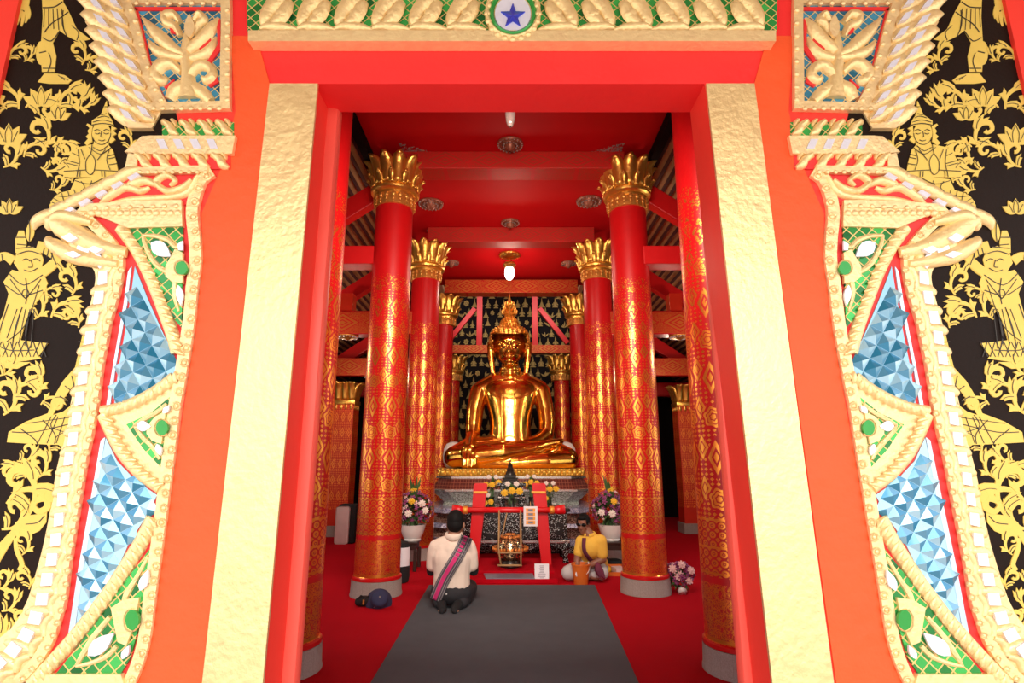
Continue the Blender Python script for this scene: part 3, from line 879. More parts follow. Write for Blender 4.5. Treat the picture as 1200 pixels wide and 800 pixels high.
def recess_triangle(root, tri, tiles, leaf, tear, half, side, name='green_panel'):
    """green mosaic field with a gold leaf, mirror drops and a green half disc"""
    bm = B(); plate(bm, tri, .004, .0135, side); obj(name, bm, M['green_tile'], root)
    bm = B()
    for kind, *a in leaf:
        if kind == 'p': plate(bm, a[0], .010, .024, side, 0, .002)
        else: rib(bm, a[0], a[1], .012, .012, side, 5)
    obj('gold_leaf_relief', bm, M['gold_carve'], root, 40)
    for poly in tear:
        bm = B(); plate(bm, poly, .02, .029, side, 0, .002); obj('mirror_drop', bm, M['mirror'], root)
    for (x, y, rx, ry) in half:
        bm = B(); plate(bm, [(x+rx*math.cos(PI*2*i/16), y+ry*math.sin(PI*2*i/16)) for i in range(16)], .02, .03, side, 0, .003); obj('green_jewel', bm, M['green'], root)
        bm = B(); rib(bm, [(x+rx*1.1*math.cos(PI*2*i/16), y+ry*1.1*math.sin(PI*2*i/16)) for i in range(17)], 1.0, .012, .02, side, 1); obj('jewel_rim', bm, M['gold_edge'], root)
def surround(side):
    lab = 'left' if side == 'L' else 'right'
    p0 = W(180, 600, 0, side)
    root = thing('carved_door_surround', f'gilded carved door surround with blue mirror mosaic on the {lab} of the doorway', 'door surround', (0, 0, 0))
    # painted ground
    bm = B()
    plate(bm, [(92, 246), (150, 205), (248, 200), (230, 236), (232, 305), (222, 395), (203, 520), (190, 612), (176, 735), (158, 800), (0, 800), (45, 776), (72, 722), (92, 590), (118, 432), (138, 335), (128, 290)], 0, .004, side)
    obj('red_ground', bm, M['red_trim'], root)
    # inner beaded moulding
    bm = B(); rib(bm, IN_BEAD, 7.5, .016, 0, side, 6, True); 
    for x, y, dx, dy in along(IN_BEAD, 17.2):
        rr = [(x+4.4*math.cos(2*PI*i/12), y+4.4*math.sin(2*PI*i/12)) for i in range(13)]
        rib(bm, rr, 1.3, .006, .016, side, 1); bead(bm, x, y, 2.6, .018, side)
    obj('inner_moulding', bm, M['gold_edge'], root, 50)
    # outer beaded moulding
    bm = B(); rib(bm, OUT_BEAD, 6.5, .02, 0, side, 6, True); 
    for x, y, dx, dy in along(OUT_BEAD, 15.6):
        rr = [(x+3.3*math.cos(2*PI*i/10), y+3.3*math.sin(2*PI*i/10)) for i in range(11)]
        rib(bm, rr, 1.1, .006, .02, side, 1); bead(bm, x, y, 2.2, .022, side)
    obj('outer_moulding', bm, M['gold_edge'], root, 50)
    # leaf border with mirror insets
    bm = B(); rib(bm, LEAF_C, [14, 20, 17, 13, 12, 12, 12, 13, 14, 15, 16, 16, 18, 20, 22, 26, 30, 34], .016, 0, side, 6); obj('leaf_border', bm, M['gold_carve'], root, 50)
    ins = along(LEAF_C, 24.0)
    for i, (x, y, dx, dy) in enumerate(ins):
        ox, oy = -dy, dx
        if ox > 0: ox, oy = -ox, -oy
        g = 1+.6*max(0, (y-600)/200)
        bm = B()
        # a slanted leaf bar between two mirrors, bulging at its outer end
        rib(bm, [(x-ox*9*g+dx*8, y-oy*9*g+dy*8), (x-ox*2*g+dx*11, y-oy*2*g+dy*11), (x+ox*7*g+dx*15, y+oy*7*g+dy*15), (x+ox*14*g+dx*19, y+oy*14*g+dy*19)], [4, 7, 7.5, 3], .014, .012, side, 4)
        rib(bm, [(x-ox*10*g-dx*13, y-oy*10*g-dy*13), (x-ox*6*g+dx*0, y-oy*6*g+dy*0), (x-ox*10*g+dx*13, y-oy*10*g+dy*13)], [4, 5, 4], .014, .012, side, 4)
        obj('border_leaf', bm, M['gold_carve'], root, 60)
        mx, my = x+ox*3.5*g, y+oy*3.5*g
        bm = B(); e = [(-5.5, -7.5), (3.8, -10.5), (5.2, 4.0), (-4.2, 7.5)]
        plate(bm, [(mx+(-ox)*a*1.05*g+dx*q, my+(-oy)*a*1.05*g+dy*q) for a, q in e], .012, .0285, side, 0, .002)
        obj('mirror_inset', bm, M['mirror'], root)
    # the big outward tip at the top of the border
    bm = B()
    rib(bm, [(150, 296), (120, 290), (90, 276), (66, 262), (55, 268)], [6, 10, 13, 12, 4], .03, .012, side, 6)
    rib(bm, [(140, 310), (112, 306), (84, 298), (62, 286), (57, 278)], [5, 8, 10, 8, 3], .03, .012, side, 6)
    rib(bm, [(110, 262), (88, 256), (72, 254), (60, 262)], [4, 7, 7, 3], .03, .016, side, 6)
    obj('border_tip', bm, M['gold_carve'], root, 60)
    for q in ([(72, 278), (82, 273), (91, 279), (81, 284)], [(102, 292), (110, 288), (121, 292), (112, 297)], [(75, 297), (86, 294), (95, 299), (86, 302)]):
        bm = B(); plate(bm, q, .03, .047, side, 0, .002); obj('mirror_inset', bm, M['mirror'], root)
    # pale mirror edging strips left of the blue fields
    for q in ([(150, 318), (154, 312), (149, 355), (141, 398), (135, 432), (129, 474), (124, 478), (132, 430), (138, 396), (145, 355)], [(118, 516), (123, 512), (113, 580), (98, 664), (88, 735), (80, 742), (92, 664), (107, 580)]):
        bm = B(); plate(bm, q, .003, .010, side); obj('mirror_strip', bm, M['pale_blue'], root)
    for poly, lean in ((BLUE1, (152, 130)), (BLUE2, (120, 82))):
        bm = B(); plate(bm, poly, .003, .009, side, 0)
        facets(bm, poly, 20, 23, .009, side, lean)
        obj('blue_mosaic', bm, [M['blue'], M['pale_blue']], root)
    bm = B(); plate(bm, [(122, 482), (165, 470), (206, 441), (198, 520), (191, 576), (160, 556), (138, 526)], .002, .010, side); plate(bm, [(178, 612), (166, 720), (148, 795), (50, 795), (112, 716)], .002, .0035, side); obj('triangle_field', bm, M['gold_edge'], root)
    # gold mouldings that frame the green triangles (rope carved)
    def rope(pts, w_, step=11):
        bm = B(); rib(bm, pts, w_, .028, .002, side, 6)
        for x, y, dx, dy in along(pts, step):
            ox, oy = -dy, dx
            rib(bm, [(x+ox*w_*.75-dx*4, y+oy*w_*.75-dy*4), (x-dx*.5, y-dy*.5), (x-ox*w_*.75+dx*5, y-oy*w_*.75+dy*5)], [1, 3.4, 1], .012, .022, side, 2)
        obj('rope_moulding', bm, M['gold_carve'], root, 60)
    rope([(143, 268), (160, 292), (176, 322), (190, 356), (203, 392), (209, 414)], 8)
    rope([(122, 482), (142, 478), (165, 469), (188, 456), (206, 442)], 7.5)
    rope([(123, 486), (134, 510), (148, 534), (168, 556), (190, 572)], 8)
    rope([(181, 606), (168, 632), (146, 668), (120, 706), (92, 742), (62, 776), (40, 800)], 9)
    bm = B(); plate(bm, [(98, 246), (213, 243), (214, 265), (150, 267), (138, 262)], .002, .022, side, 0, .003)
    for i in range(13): bead(bm, 108+i*8.4, 250+(.0), 4.6, .02, side, .8)
    obj('scalloped_moulding', bm, M['gold_edge'], root, 50)
    bm = B(); plate(bm, [(52, 790), (142, 790), (150, 815), (30, 815)], .002, .024, side, 0, .003); obj('base_moulding', bm, M['gold_edge'], root)
    recess_triangle(root, [(152, 267), (214, 266), (213, 384), (205, 375)], None,
        [('r', [(168, 276), (172, 290), (182, 308), (196, 318), (206, 312)], [2, 3, 3.5, 3.5, 2]), ('r', [(168, 276), (184, 277), (198, 282), (207, 290), (214, 284)], [2, 3, 3.5, 3, 2]), ('p', [(194, 312), (205, 292), (214, 296), (214, 332), (202, 330), (194, 324)]), ('r', [(206, 330), (205, 345), (210, 365)], [3, 3, 1.5])],
        [leafshape(177, 284, 28, 8.5, .62), [(208, 286), (214, 282), (214, 293), (209, 293)], leafshape(209, 334, 24, 4, 1.45)], [(213, 314, 7, 8)], side)
    recess_triangle(root, [(148, 497), (176, 484), (201, 463), (197, 505), (190, 549), (168, 526)], None,
        [('r', [(158, 498), (170, 491), (186, 482), (196, 473)], [2, 3, 3, 2]), ('r', [(158, 498), (168, 512), (180, 524), (188, 538)], [2, 3, 3, 2]), ('p', [(172, 500), (182, 488), (194, 482), (192, 500), (189, 520), (178, 516), (172, 508)])],
        [leafshape(160, 499, 17, 6, .02), leafshape(191, 484, 12, 3, -.9), leafshape(184, 520, 14, 3.5, 1.3)], [(190, 501, 7, 9)], side)
    recess_triangle(root, [(178, 640), (172, 700), (152, 772), (140, 791), (64, 791), (112, 730), (150, 676)], None,
        [('r', [(174, 652), (160, 678), (150, 694), (146, 706)], [2, 3, 4, 3]), ('p', [(130, 712), (145, 702), (163, 700), (158, 730), (148, 756), (138, 752), (134, 732)]), ('r', [(130, 722), (112, 744), (98, 766), (90, 780)], [3, 4, 3.5, 2]), ('r', [(90, 780), (108, 776), (126, 768), (138, 756)], [2, 3, 3.5, 3])],
        [leafshape(164, 692, 26, 5, -1.2), leafshape(103, 768, 40, 9, -.72), leafshape(143, 772, 18, 4, -1.1)], [(155, 726, 8, 12)], side)
    # capital-like band of carved scrolls above
    bm = B(); plate(bm, [(112, 243), (150, 209), (246, 205), (232, 222), (226, 236), (214, 241)], .003, .010, side); obj('red_field', bm, M['red_trim'], root)
    bm = B()
    rib(bm, [(226, 212), (212, 222), (196, 224), (184, 214), (196, 206), (206, 212), (200, 218)], [3, 4, 4, 4, 3.5, 3, 2], .02, .01, side)
    rib(bm, [(232, 208), (220, 226), (196, 232), (160, 234), (128, 240)], [3, 4, 4, 4, 2], .018, .01, side)
    rib(bm, [(186, 218), (170, 212), (154, 218), (166, 224), (176, 220)], [3, 5, 5, 4, 2], .02, .01, side)
    rib(bm, [(160, 222), (146, 220), (132, 228), (118, 240)], [4, 5, 5, 2], .02, .01, side)
    obj('scroll_relief', bm, M['gold_carve'], root, 50)
    bm = B(); rib(bm, [(246, 200), (200, 201), (156, 203)], 4, .02, .004, side, 3, True); rib(bm, [(216, 241), (160, 242), (98, 246)], 4.5, .022, .004, side, 3, True)
    for i in range(9): bead(bm, 164+i*9.6, 201.5, 2.6, .024, side)
    for i in range(8): bead(bm, 112+i*13.5, 244.0-i*.4, 3.0, .026, side)
    obj('bead_moulding', bm, M['gold_edge'], root, 50)
    for i in range(6):
        t = i/5; x, y = 152-96*t, 207+50*t
        bm = B(); rib(bm, [(x+16, y-8), (x+2, y-5), (x-12, y+3), (x-16, y+12)], [3, 7, 6, 1.5], .024, .006, side, 4); obj('border_leaf', bm, M['gold_carve'], root, 60)
        bm = B(); plate(bm, [(x-3, y+1), (x+8, y-5), (x+12, y-2), (x+1, y+5)], .018, .034, side, 0, .002); obj('mirror_inset', bm, M['mirror'], root)
    # scroll row, mirror row, scroll row
    def scroll_row(x0, x1, y0, y1, n, slot):
        bm = B(); plate(bm, [(x0, y0+2), (x1, y0+2), (x1, y1), (x0, y1)], .002, .008, side); obj('scroll_ground', bm, M['green_tile'] if slot else M['red_trim'], root)
        st = (x1-x0)/n; hh = y1-y0
        for i in range(n):
            x = x0+st*i
            bm = B()
            rib(bm, [(x+st*.95, y1-1), (x+st*.62, y1-hh*.25), (x+st*.48, y0+hh*.42), (x+st*.15, y0+hh*.16), (x+st*.0, y0+hh*.28)], [st*.10, st*.24, st*.22, st*.17, st*.05], .026, .006, side, 4)
            rib(bm, [(x+st*.55, y0+hh*.05), (x+st*.72, y0+hh*.12), (x+st*.80, y0+hh*.42)], [st*.08, st*.13, st*.05], .02, .008, side, 3)
            obj('scroll_leaf', bm, M['gold_carve'], root, 60)
    scroll_row(190, 274, 141, 160, 4, True)
    bm = B(); plate(bm, [(176, 159), (276, 159), (272, 180), (164, 180)], 0, .024, side, 0, .003); plate(bm, [(176, 159), (164, 180), (146, 178), (166, 160)], 0, .018, side, 0, .003); obj('mirror_band', bm, M['gold_edge'], root)
    for i in range(4):
        x = 188+i*19.5; bm = B(); plate(bm, [(x-5, 163), (x+4, 163), (x+9, 174), (x, 174)], .022, .030, side, 0, .002); obj('mirror_inset', bm, M['mirror'], root)
    scroll_row(158, 270, 180, 198, 5, False)
    bm = B(); plate(bm, [(150, 179), (160, 181), (160, 198), (146, 198)], .004, .018, side); obj('band_end', bm, M['gold_edge'], root)
    # top square panel with floral carving on blue mosaic
    bm = B(); plate(bm, [(150, -12), (262, -12), (263, 30), (261, 122), (193, 122), (178, 95), (168, 60), (162, 28), (152, 8)], 0, .006, side); obj('blue_mosaic', bm, M['blue_tile'], root)
    bm = B(); plate(bm, [(155, 8), (161, 10), (172, 52), (181, 92), (197, 121), (190, 122), (174, 92), (164, 52)], .005, .012, side); plate(bm, [(155, 8), (260, 8), (260, 12), (156, 12)], .005, .012, side)
    for q in ([(228, 74), (244, 70), (255, 52), (254, 20), (258, 22), (258, 58), (246, 74)], [(184, 74), (200, 72), (214, 82), (210, 86), (198, 76)], [(192, 102), (204, 92), (202, 98), (194, 104)], [(242, 98), (254, 88), (256, 96), (246, 102)], [(198, 30), (208, 32), (208, 40), (200, 38)], [(186, 48), (210, 57), (208, 61), (190, 54)], [(232, 50), (246, 44), (250, 52), (234, 60)]):
        plate(bm, q, .005, .014, side)
    obj('red_outline', bm, M['red_trim'], root)
    bm = B()
    rib(bm, [(222, 116), (221, 90), (218, 70), (220, 50), (222, 20)], [12, 8, 7, 6, 2], .03, .006, side)
    rib(bm, [(218, 66), (204, 58), (186, 42), (168, 22)], [5, 7, 8, 2], .028, .006, side); rib(bm, [(222, 62), (234, 50), (246, 38), (257, 22)], [5, 7, 7, 2], .028, .006, side)
    rib(bm, [(218, 70), (200, 66), (184, 60), (175, 48)], [4, 6, 6, 1.5], .026, .006, side); rib(bm, [(224, 70), (238, 66), (248, 58), (254, 44)], [4, 6, 5, 1.5], .026, .006, side)
    rib(bm, [(214, 86), (202, 76), (190, 78), (183, 88), (190, 96), (196, 92)], [4, 6, 7, 7, 6, 3], .028, .006, side); rib(bm, [(224, 90), (234, 78), (246, 80), (250, 90), (243, 96), (238, 92)], [4, 6, 6, 6, 5, 3], .028, .006, side)
    rib(bm, [(212, 44), (206, 32), (196, 28), (194, 20), (204, 18), (212, 28)], [3, 5, 5, 5, 5, 3], .024, .006, side); rib(bm, [(228, 42), (234, 30), (240, 24), (234, 18), (228, 26)], [3, 4, 5, 4, 3], .024, .006, side)
    rib(bm, [(200, 118), (206, 106), (220, 102), (236, 108), (248, 120)], [6, 8, 8, 8, 6], .024, .006, side)
    obj('floral_relief', bm, M['gold_carve'], root, 50)
    bm = B(); plate(bm, leafshape(222, 44, -28, 6, PI/2+.0), .03, .04, side, 0, .003); obj('bud', bm, M['gold_edge'], root)
    bm = B()
    rib(bm, [(266, -14), (267, 30), (266, 80), (266, 126)], 6, .022, 0, side, 4, True); rib(bm, [(272, 126), (230, 127), (160, 129)], 5, .0228, 0, side, 3, True); rib(bm, [(272, 3), (220, 3), (148, 4)], 5, .0214, 0, side, 3, True)
    rib(bm, [(146, -8), (160, 30), (170, 70), (182, 104), (194, 126)], 6, .0235, 0, side, 5, True)
    for i in range(8): bead(bm, 266.5, 12+i*15, 3.2, .024, side)
    for i in range(8): bead(bm, 180+i*11, 127, 3, .024, side)
    for i in range(8): bead(bm, 160+i*13, 3.5, 3, .024, side)
    for x, y, dx, dy in along([(146, -8), (160, 30), (170, 70), (182, 104), (194, 126)], 14): bead(bm, x, y, 3.2, .024, side)
    obj('panel_frame', bm, M['gold_edge'], root, 50)
    # flame leaf wing on the outside of the panel
    bm = B(); plate(bm, [(100, -14), (146, -14), (160, 30), (170, 72), (182, 106), (190, 128), (178, 150), (150, 150), (128, 122), (126, 90), (120, 56), (100, 26)], 0, .010, side); obj('wing_ground', bm, M['gold_edge'], root)
    for i in range(8):
        t = i/7; x, y = 138+36*t, -4+130*t
        for k in range(2):
            xx = x-20*k-6; yy = y+4*k
            L = 1+.15*k
            bm = B(); rib(bm, [(xx+15, yy+15), (xx+4, yy+10), (xx-9*L, yy+1), (xx-20*L, yy-2)], [4, 9.5, 8.5, 1], .026, .006+.006*k, side, 4); obj('border_leaf', bm, M['gold_carve'], root, 60)
            bm = B(); plate(bm, [(xx-8, yy-3), (xx+2, yy+1), (xx+8, yy+10), (xx-2, yy+7)], .030, .052, side, 0, .002); obj('mirror_inset', bm, M['mirror'], root)
    bm = B(); plate(bm, [(150, 150), (178, 150), (160, 141), (142, 136)], .004, .03, side, 0, .003); obj('border_tip', bm, M['gold_edge'], root)
    return root
surround('L'); surround('R')
# flat gilded strips of the door case
for side, nm, poly in (('L', 'trim_5', [(316, 98), (372.5, 98), (308, 800), (302, 870), (229, 870), (237, 800)]), ('R', 'trim_6', [(827.5, 98), (884, 98), (977, 800), (987, 870), (912, 870), (905, 800)])):
    bm = B(); prism(bm, [((p:=at(x, y, D-.012)).x, p.z) for x, y in poly], D+.0, D-.012, 0, .003)
    struct(nm, bm, M['gold_strip'])
for side, nm, poly in (('L', 'trim_7', [(270, 42), (300, 42), (316, 98), (237, 800), (229, 870), (140, 870), (160, 800), (180, 735), (196, 612), (209, 520), (228, 395), (238, 305), (236, 250), (262, 190), (276, 130)]), ('R', 'trim_8', None)):
    if poly is None: poly = [(1200-x+kx(y), y) for x, y in [(270, 42), (300, 42), (316, 98), (223+15, 800), (229, 870), (140, 870), (160, 800), (180, 735), (196, 612), (209, 520), (228, 395), (238, 305), (236, 250), (262, 190), (276, 130)]]
    bm = B(); prism(bm, [((p:=at(x, y, D-.005)).x, p.z) for x, y in poly], D+.0, D-.005)
    struct(nm, bm, M['orange'])

# lintel ornament
lin = thing('lintel_carving', 'row of gilded scroll leaves with a blue star boss above the doorway', 'lintel carving', (0, 0, 0))
bm = B(); plate(bm, [(291, 36), (909, 36), (909, 48.5), (291, 48.5)], 0, .06, 'L', 0, .004); obj('flat_moulding', bm, M['gold_edge'], lin)
bm = B(); plate(bm, [(288, -40), (912, -40), (910, 37), (290, 37)], 0, .03, 'L'); obj('green_mosaic', bm, M['green_tile'], lin)
def sleaf(x, flip):
    f = lambda pts: [(x+flip*a, b) for a, b in pts]
    bm = B()
    rib(bm, f([(17, -30), (8, -12), (-2, 2), (-12, 14), (-16, 26), (-10, 34)]), [9, 10, 11, 9, 8, 5], .03, .03, 'L', 5)
    rib(bm, f([(-22, 35), (-6, 33), (10, 35), (24, 36)]), [3, 6, 5, 1.5], .03, .034, 'L', 4)
    rib(bm, f([(-8, 30), (2, 20), (10, 8), (16, 4)]), [5, 8, 7, 2], .022, .042, 'L', 4)
    bead(bm, x+flip*2, 16, 8, .05, 'L', .5)
    obj('scroll_leaf', bm, M['gold_carve'], lin, 60)
for i in range(6):
    sleaf(328+i*43.6, 1); sleaf(872-i*43.6, -1)
bm = B()
rr = lambda a, b, n=32: [(601+a*math.cos(2*PI*i/n), 16+b*math.sin(2*PI*i/n)) for i in range(n)]
plate(bm, rr(31, 31), .03, .05, 'L'); obj('boss', bm, M['gold_edge'], lin)
bm = B(); plate(bm, rr(21, 21), .048, .060, 'L'); obj('mirror_disc', bm, M['mirror'], lin)
bm = B(); rib(bm, rr(25, 25)+rr(25, 25)[:1], 3, .02, .048, 'L', 1); obj('green_ring', bm, M['green'], lin, 50)
bm = B(); rib(bm, rr(30, 30)+rr(30, 30)[:1], 3, .026, .045, 'L', 1)
for x, y in rr(30, 30, 20): bead(bm, x, y, 4, .06, 'L')
obj('boss_rim', bm, M['gold_carve'], lin, 50)
bm = B()
for k in range(5):
    a = -PI/2+2*PI*k/5
    P = lambda r, an, b: W(601+r*math.cos(an), 18+r*math.sin(an), b, 'L')
    c0 = P(0, 0, .085); tip = P(15, a, .066); l = P(6.2, a-PI/5, .066); r_ = P(6.2, a+PI/5, .066)
    for tri in ((c0, l, tip), (c0, tip, r_)): bm.faces.new([bm.verts.new(q) for q in tri])
    lb, tb, rb_ = (Vector((q.x, D-.058, q.z)) for q in (l, tip, r_))
    bm.faces.new([bm.verts.new(q) for q in (l, tip, tb, lb)]); bm.faces.new([bm.verts.new(q) for q in (tip, r_, rb_, tb)])
obj('blue_star', bm, M['star_blue'], lin)

# ------------------------------------------------------------------ black and gold mural panels beside the surrounds
def mural(side):
    lab = 'left' if side == 'L' else 'right'
    root = thing('lacquer_mural', f'black lacquer mural with gold figures on the wall at the far {lab}', 'mural', (0, 0, 0))
    b0, b1 = 0, .003
    bm = B(); plate(bm, [(22, 0), (30, -40), (160, -40), (235, 240), (215, 420), (160, 800), (90, 1029), (-225, 1029), (-160, 800), (3, 85)], 0, .0015, side); obj('black_panel', bm, M['lacquer'], root)
    fcount = [0]
    G, LN = M['mural_gold'], M['mural_line']
    def fig(name, fn):
        bm = B(); ln = B()
        fcount[0] += 1; cn = [0]; f0 = (fcount[0] % 23)*.00009
        def up_():
            cn[0] += 1; return .00022*cn[0]+f0
        fn(lambda poly: plate(bm, poly, .0015, b1+up_(), side), lambda pts, ws: rib(bm, pts, ws, .0016+up_(), .0016, side, 5, True),
           lambda pts, w_=.8: rib(ln, pts, w_*.68, .001, .0034+.00022*(cn[0]+1)+f0, side, 4, True))
        o = obj(name, bm, G, root)
        if len(ln.verts): obj('linework', ln, LN, o)
        else: ln.free()
    def ell(cx, cy, rx, ry, a=0, n=16): return [(cx+rx*math.cos(2*PI*i/n)*math.cos(a)-ry*math.sin(2*PI*i/n)*math.sin(a), cy+rx*math.cos(2*PI*i/n)*math.sin(a)+ry*math.sin(2*PI*i/n)*math.cos(a)) for i in range(n)]
    def standing(P, R, N):
        P([(48, -30), (74, -30), (74, 2), (80, 12), (90, 34), (106, 46), (92, 49), (78, 42), (70, 36), (62, 50), (66, 66), (64, 84), (49, 84), (48, 66), (42, 56), (48, 50), (50, 20)])
        P(ell(48, 62, 6, 14)); P([(44, 96), (52, 86), (66, 86), (76, 88), (84, 94), (80, 98), (58, 98)])
        for q in range(5): N([(52+q*5, 10), (51+q*6, 32+q)], .6)
        N([(46, 62), (54, 60)], .8); N([(50, 80), (64, 80)], .8); N([(72, 90), (80, 94)], .5); N([(68, 88), (76, 94)], .5)
        N([(50, 9), (64, 8), (73, 2)], .9); N([(52, 38), (60, 28), (72, 20), (80, 14)], .8); N([(74, 12), (73, 28), (78, 42)], .8); N([(50, 44), (60, 48), (70, 36)], .8); N([(57, 62), (60, 72), (56, 84)], .7); N([(84, 30), (92, 38), (90, 47)], .7)
    fig('gilded_figure', standing)
    def hand(P, R, N):
        R([(30, -20), (29, 0), (27, 12)], [7, 6, 6]); R([(25, 12), (22, 22), (20, 29)], [2.5, 2, 1]); R([(28, 14), (27, 24), (25, 31)], [2.5, 2, 1]); R([(31, 12), (32, 20), (30, 27)], [2.2, 1.8, .8]); R([(33, 8), (35, 16), (34, 22)], [2, 1.6, .8])
    fig('gilded_hand', hand)
    def kanok(name, els):
        for e in els:
            def f(P, R, N, e=e):
                x, y, s, a, fl_ = e
                ca, sa = math.cos(a), math.sin(a)
                T = lambda pts: [(x+s*(px*ca*1-py*sa*fl_), y+s*(px*sa+py*ca*fl_)) for px, py in pts]
                # stem that ends in a hook with flame lobes
                R(T([(0, 0), (.40, .10), (.78, -.06), (.98, -.38), (.86, -.68), (.60, -.66), (.56, -.46), (.66, -.38)]), [s*.035, s*.06, s*.085, s*.105, s*.10, s*.085, s*.075, s*.085])
                P(T([(.80, -.04), (1.00, -.02), (1.22, -.16), (1.40, -.40), (1.22, -.34), (1.30, -.62), (1.12, -.50), (1.10, -.78), (.98, -.60), (1.0, -.34), (.94, -.18)]))
                P(T([(.24, .05), (.36, -.10), (.44, -.30), (.34, -.54), (.28, -.36), (.20, -.40), (.18, -.20), (.10, -.02)]))
                P(T([(.40, .12), (.62, .16), (.74, .30), (.56, .28), (.46, .40), (.38, .26), (.28, .14)]))
                N(T([(.86, -.12), (1.04, -.22), (1.22, -.44)]), .5); N(T([(.20, .0), (.30, -.20), (.32, -.40)]), .5)
            fig(name, f)
    rs = random.Random(11)
    kanok('gilded_flourish', [(22, 128, 32, -1.9, 1), (30, 126, 30, -.5, -1), (70, 128, 30, -1.2, -1), (76, 124, 28, -.3, 1), (8, 128, 24, -2.6, 1), (88, 126, 22, -.1, 1)])
    def lotus(cx, cy, s):
        def f(P, R, N):
            for a in (-1.1, -.55, 0, .55, 1.1): P(leafshape(cx, cy, s, s*.24, -PI/2+a))
            N([(cx-s*.13, cy-s*.06), (cx-s*.16, cy-s*.5), (cx, cy-s*.9)], .45); N([(cx+s*.13, cy-s*.06), (cx+s*.16, cy-s*.5), (cx, cy-s*.9)], .45); N([(cx-s*.2, cy-s*.08), (cx-s*.45, cy-s*.6)], .45); N([(cx+s*.2, cy-s*.08), (cx+s*.45, cy-s*.6)], .45)
        return f
    fig('gilded_lotus', lotus(48, 124, 24)); fig('gilded_lotus', lotus(10, 168, 24)); fig('gilded_lotus', lotus(68, 140, 17)); fig('gilded_lotus', lotus(11, 250, 18))
    kanok('gilded_flourish', [(50, 176, 30, -1.2, 1), (62, 172, 22, -.4, -1), (4, 196, 26, -.6, 1), (28, 184, 24, -1.0, -1), (48, 196, 22, .3, 1), (96, 76, 22, -1.3, 1), (100, 82, 18, -.2, 1), (12, 62+8, 20, -1.2, -1), (28, 72, 16, -.6, 1)])
    def praying(P, R, N):
        z_ = lambda pts: [(x/4, 100+y/4) for x, y in pts]
        P(z_([(340, 305), (365, 290), (432, 276), (505, 276), (528, 300), (546, 360), (556, 415), (522, 430), (300, 430), (291, 402), (318, 345)]))
        P(z_([(352, 440), (482, 424), (492, 440), (432, 476), (402, 502), (332, 548), (272, 562), (262, 600), (236, 580), (238, 545), (262, 514), (330, 490)]))
        P(z_(ell(475, 224, 44, 53))); P(z_([(440, 262), (510, 262), (505, 290), (436, 290)]))
        P(z_([(430, 188), (430, 166), (452, 150), (472, 138), (490, 92), (500, 70), (504, 110), (510, 140), (526, 164), (532, 188)]))
        for q in ([(434, 190), (410, 178), (404, 186), (420, 200), (410, 214), (416, 226), (402, 240), (412, 250), (394, 270), (408, 282), (432, 262), (428, 226)], [(522, 190), (546, 200), (530, 212), (546, 226), (526, 238), (540, 254), (516, 272), (510, 256), (520, 226)]): P(z_(q))
        P(z_([(425, 318), (446, 352), (440, 402), (424, 418), (408, 402), (404, 352)]))
        L = lambda pts, w_=.55: N(z_(pts), w_)
        L([(430, 186), (480, 178), (532, 186)], .7); L([(436, 172), (480, 162), (524, 172)]); L([(456, 152), (490, 144), (512, 152)]); L([(474, 138), (500, 132)]); L([(490, 100), (504, 100)])
        L([(440, 214), (456, 206), (470, 214)]); L([(484, 214), (498, 206), (514, 214)]); L([(446, 224), (457, 228), (468, 223)]); L([(486, 223), (498, 228), (510, 223)]); L([(476, 216), (472, 240), (482, 242)]); L([(462, 256), (478, 260), (492, 255)])
        L(ell(475, 224, 44, 53)[2:8]); L(ell(475, 224, 44, 53)[0:3])
        L([(432, 276), (425, 318), (404, 352), (404, 400), (424, 418), (440, 402), (446, 352), (425, 318)]); L([(436, 290), (470, 306), (505, 282)]); L([(416, 290), (470, 322), (520, 292)])
        L([(365, 300), (372, 360), (366, 396)]); L([(512, 300), (500, 350), (516, 396)]); L([(380, 300), (398, 345)]); L([(494, 300), (456, 350)])
        L([(318, 352), (368, 366)]); L([(312, 364), (368, 378)]); L([(338, 316), (366, 330)]); L([(506, 330), (538, 322)]); L([(508, 344), (542, 336)]); L([(512, 372), (550, 366)])
        L([(300, 402), (404, 396)]); L([(444, 396), (552, 402)]); L([(364, 400), (360, 428)]); L([(376, 400), (374, 428)]); L([(476, 402), (478, 428)]); L([(490, 402), (492, 428)])
        L([(352, 446), (420, 462), (484, 434)]); L([(380, 448), (396, 478), (376, 500)]); L([(430, 446), (424, 470)]); L([(262, 516), (310, 520), (396, 496)]); L([(290, 506), (300, 548)]); L([(318, 496), (330, 542)]); L([(346, 488), (360, 524)]); L([(244, 548), (270, 558)]); L([(252, 530), (276, 544)])
    fig('gilded_figure', praying)
    kanok('gilded_flourish', [(150, 176, 20, -1.3, 1), (72, 196, 22, -2.0, -1), (84, 214, 20, -1.6, 1), (58, 222, 18, -.2, 1)])
    def lotusdeck(P, R, N):
        P([(58, 240), (70, 226), (100, 218), (132, 216), (140, 206), (150, 208), (140, 222), (110, 232), (74, 248), (66, 262), (58, 254)])
        for i in range(6): N([(72+i*12, 226-i*1.5), (78+i*12, 236-i*2.6)], .8)
    fig('gilded_figure', lotusdeck)
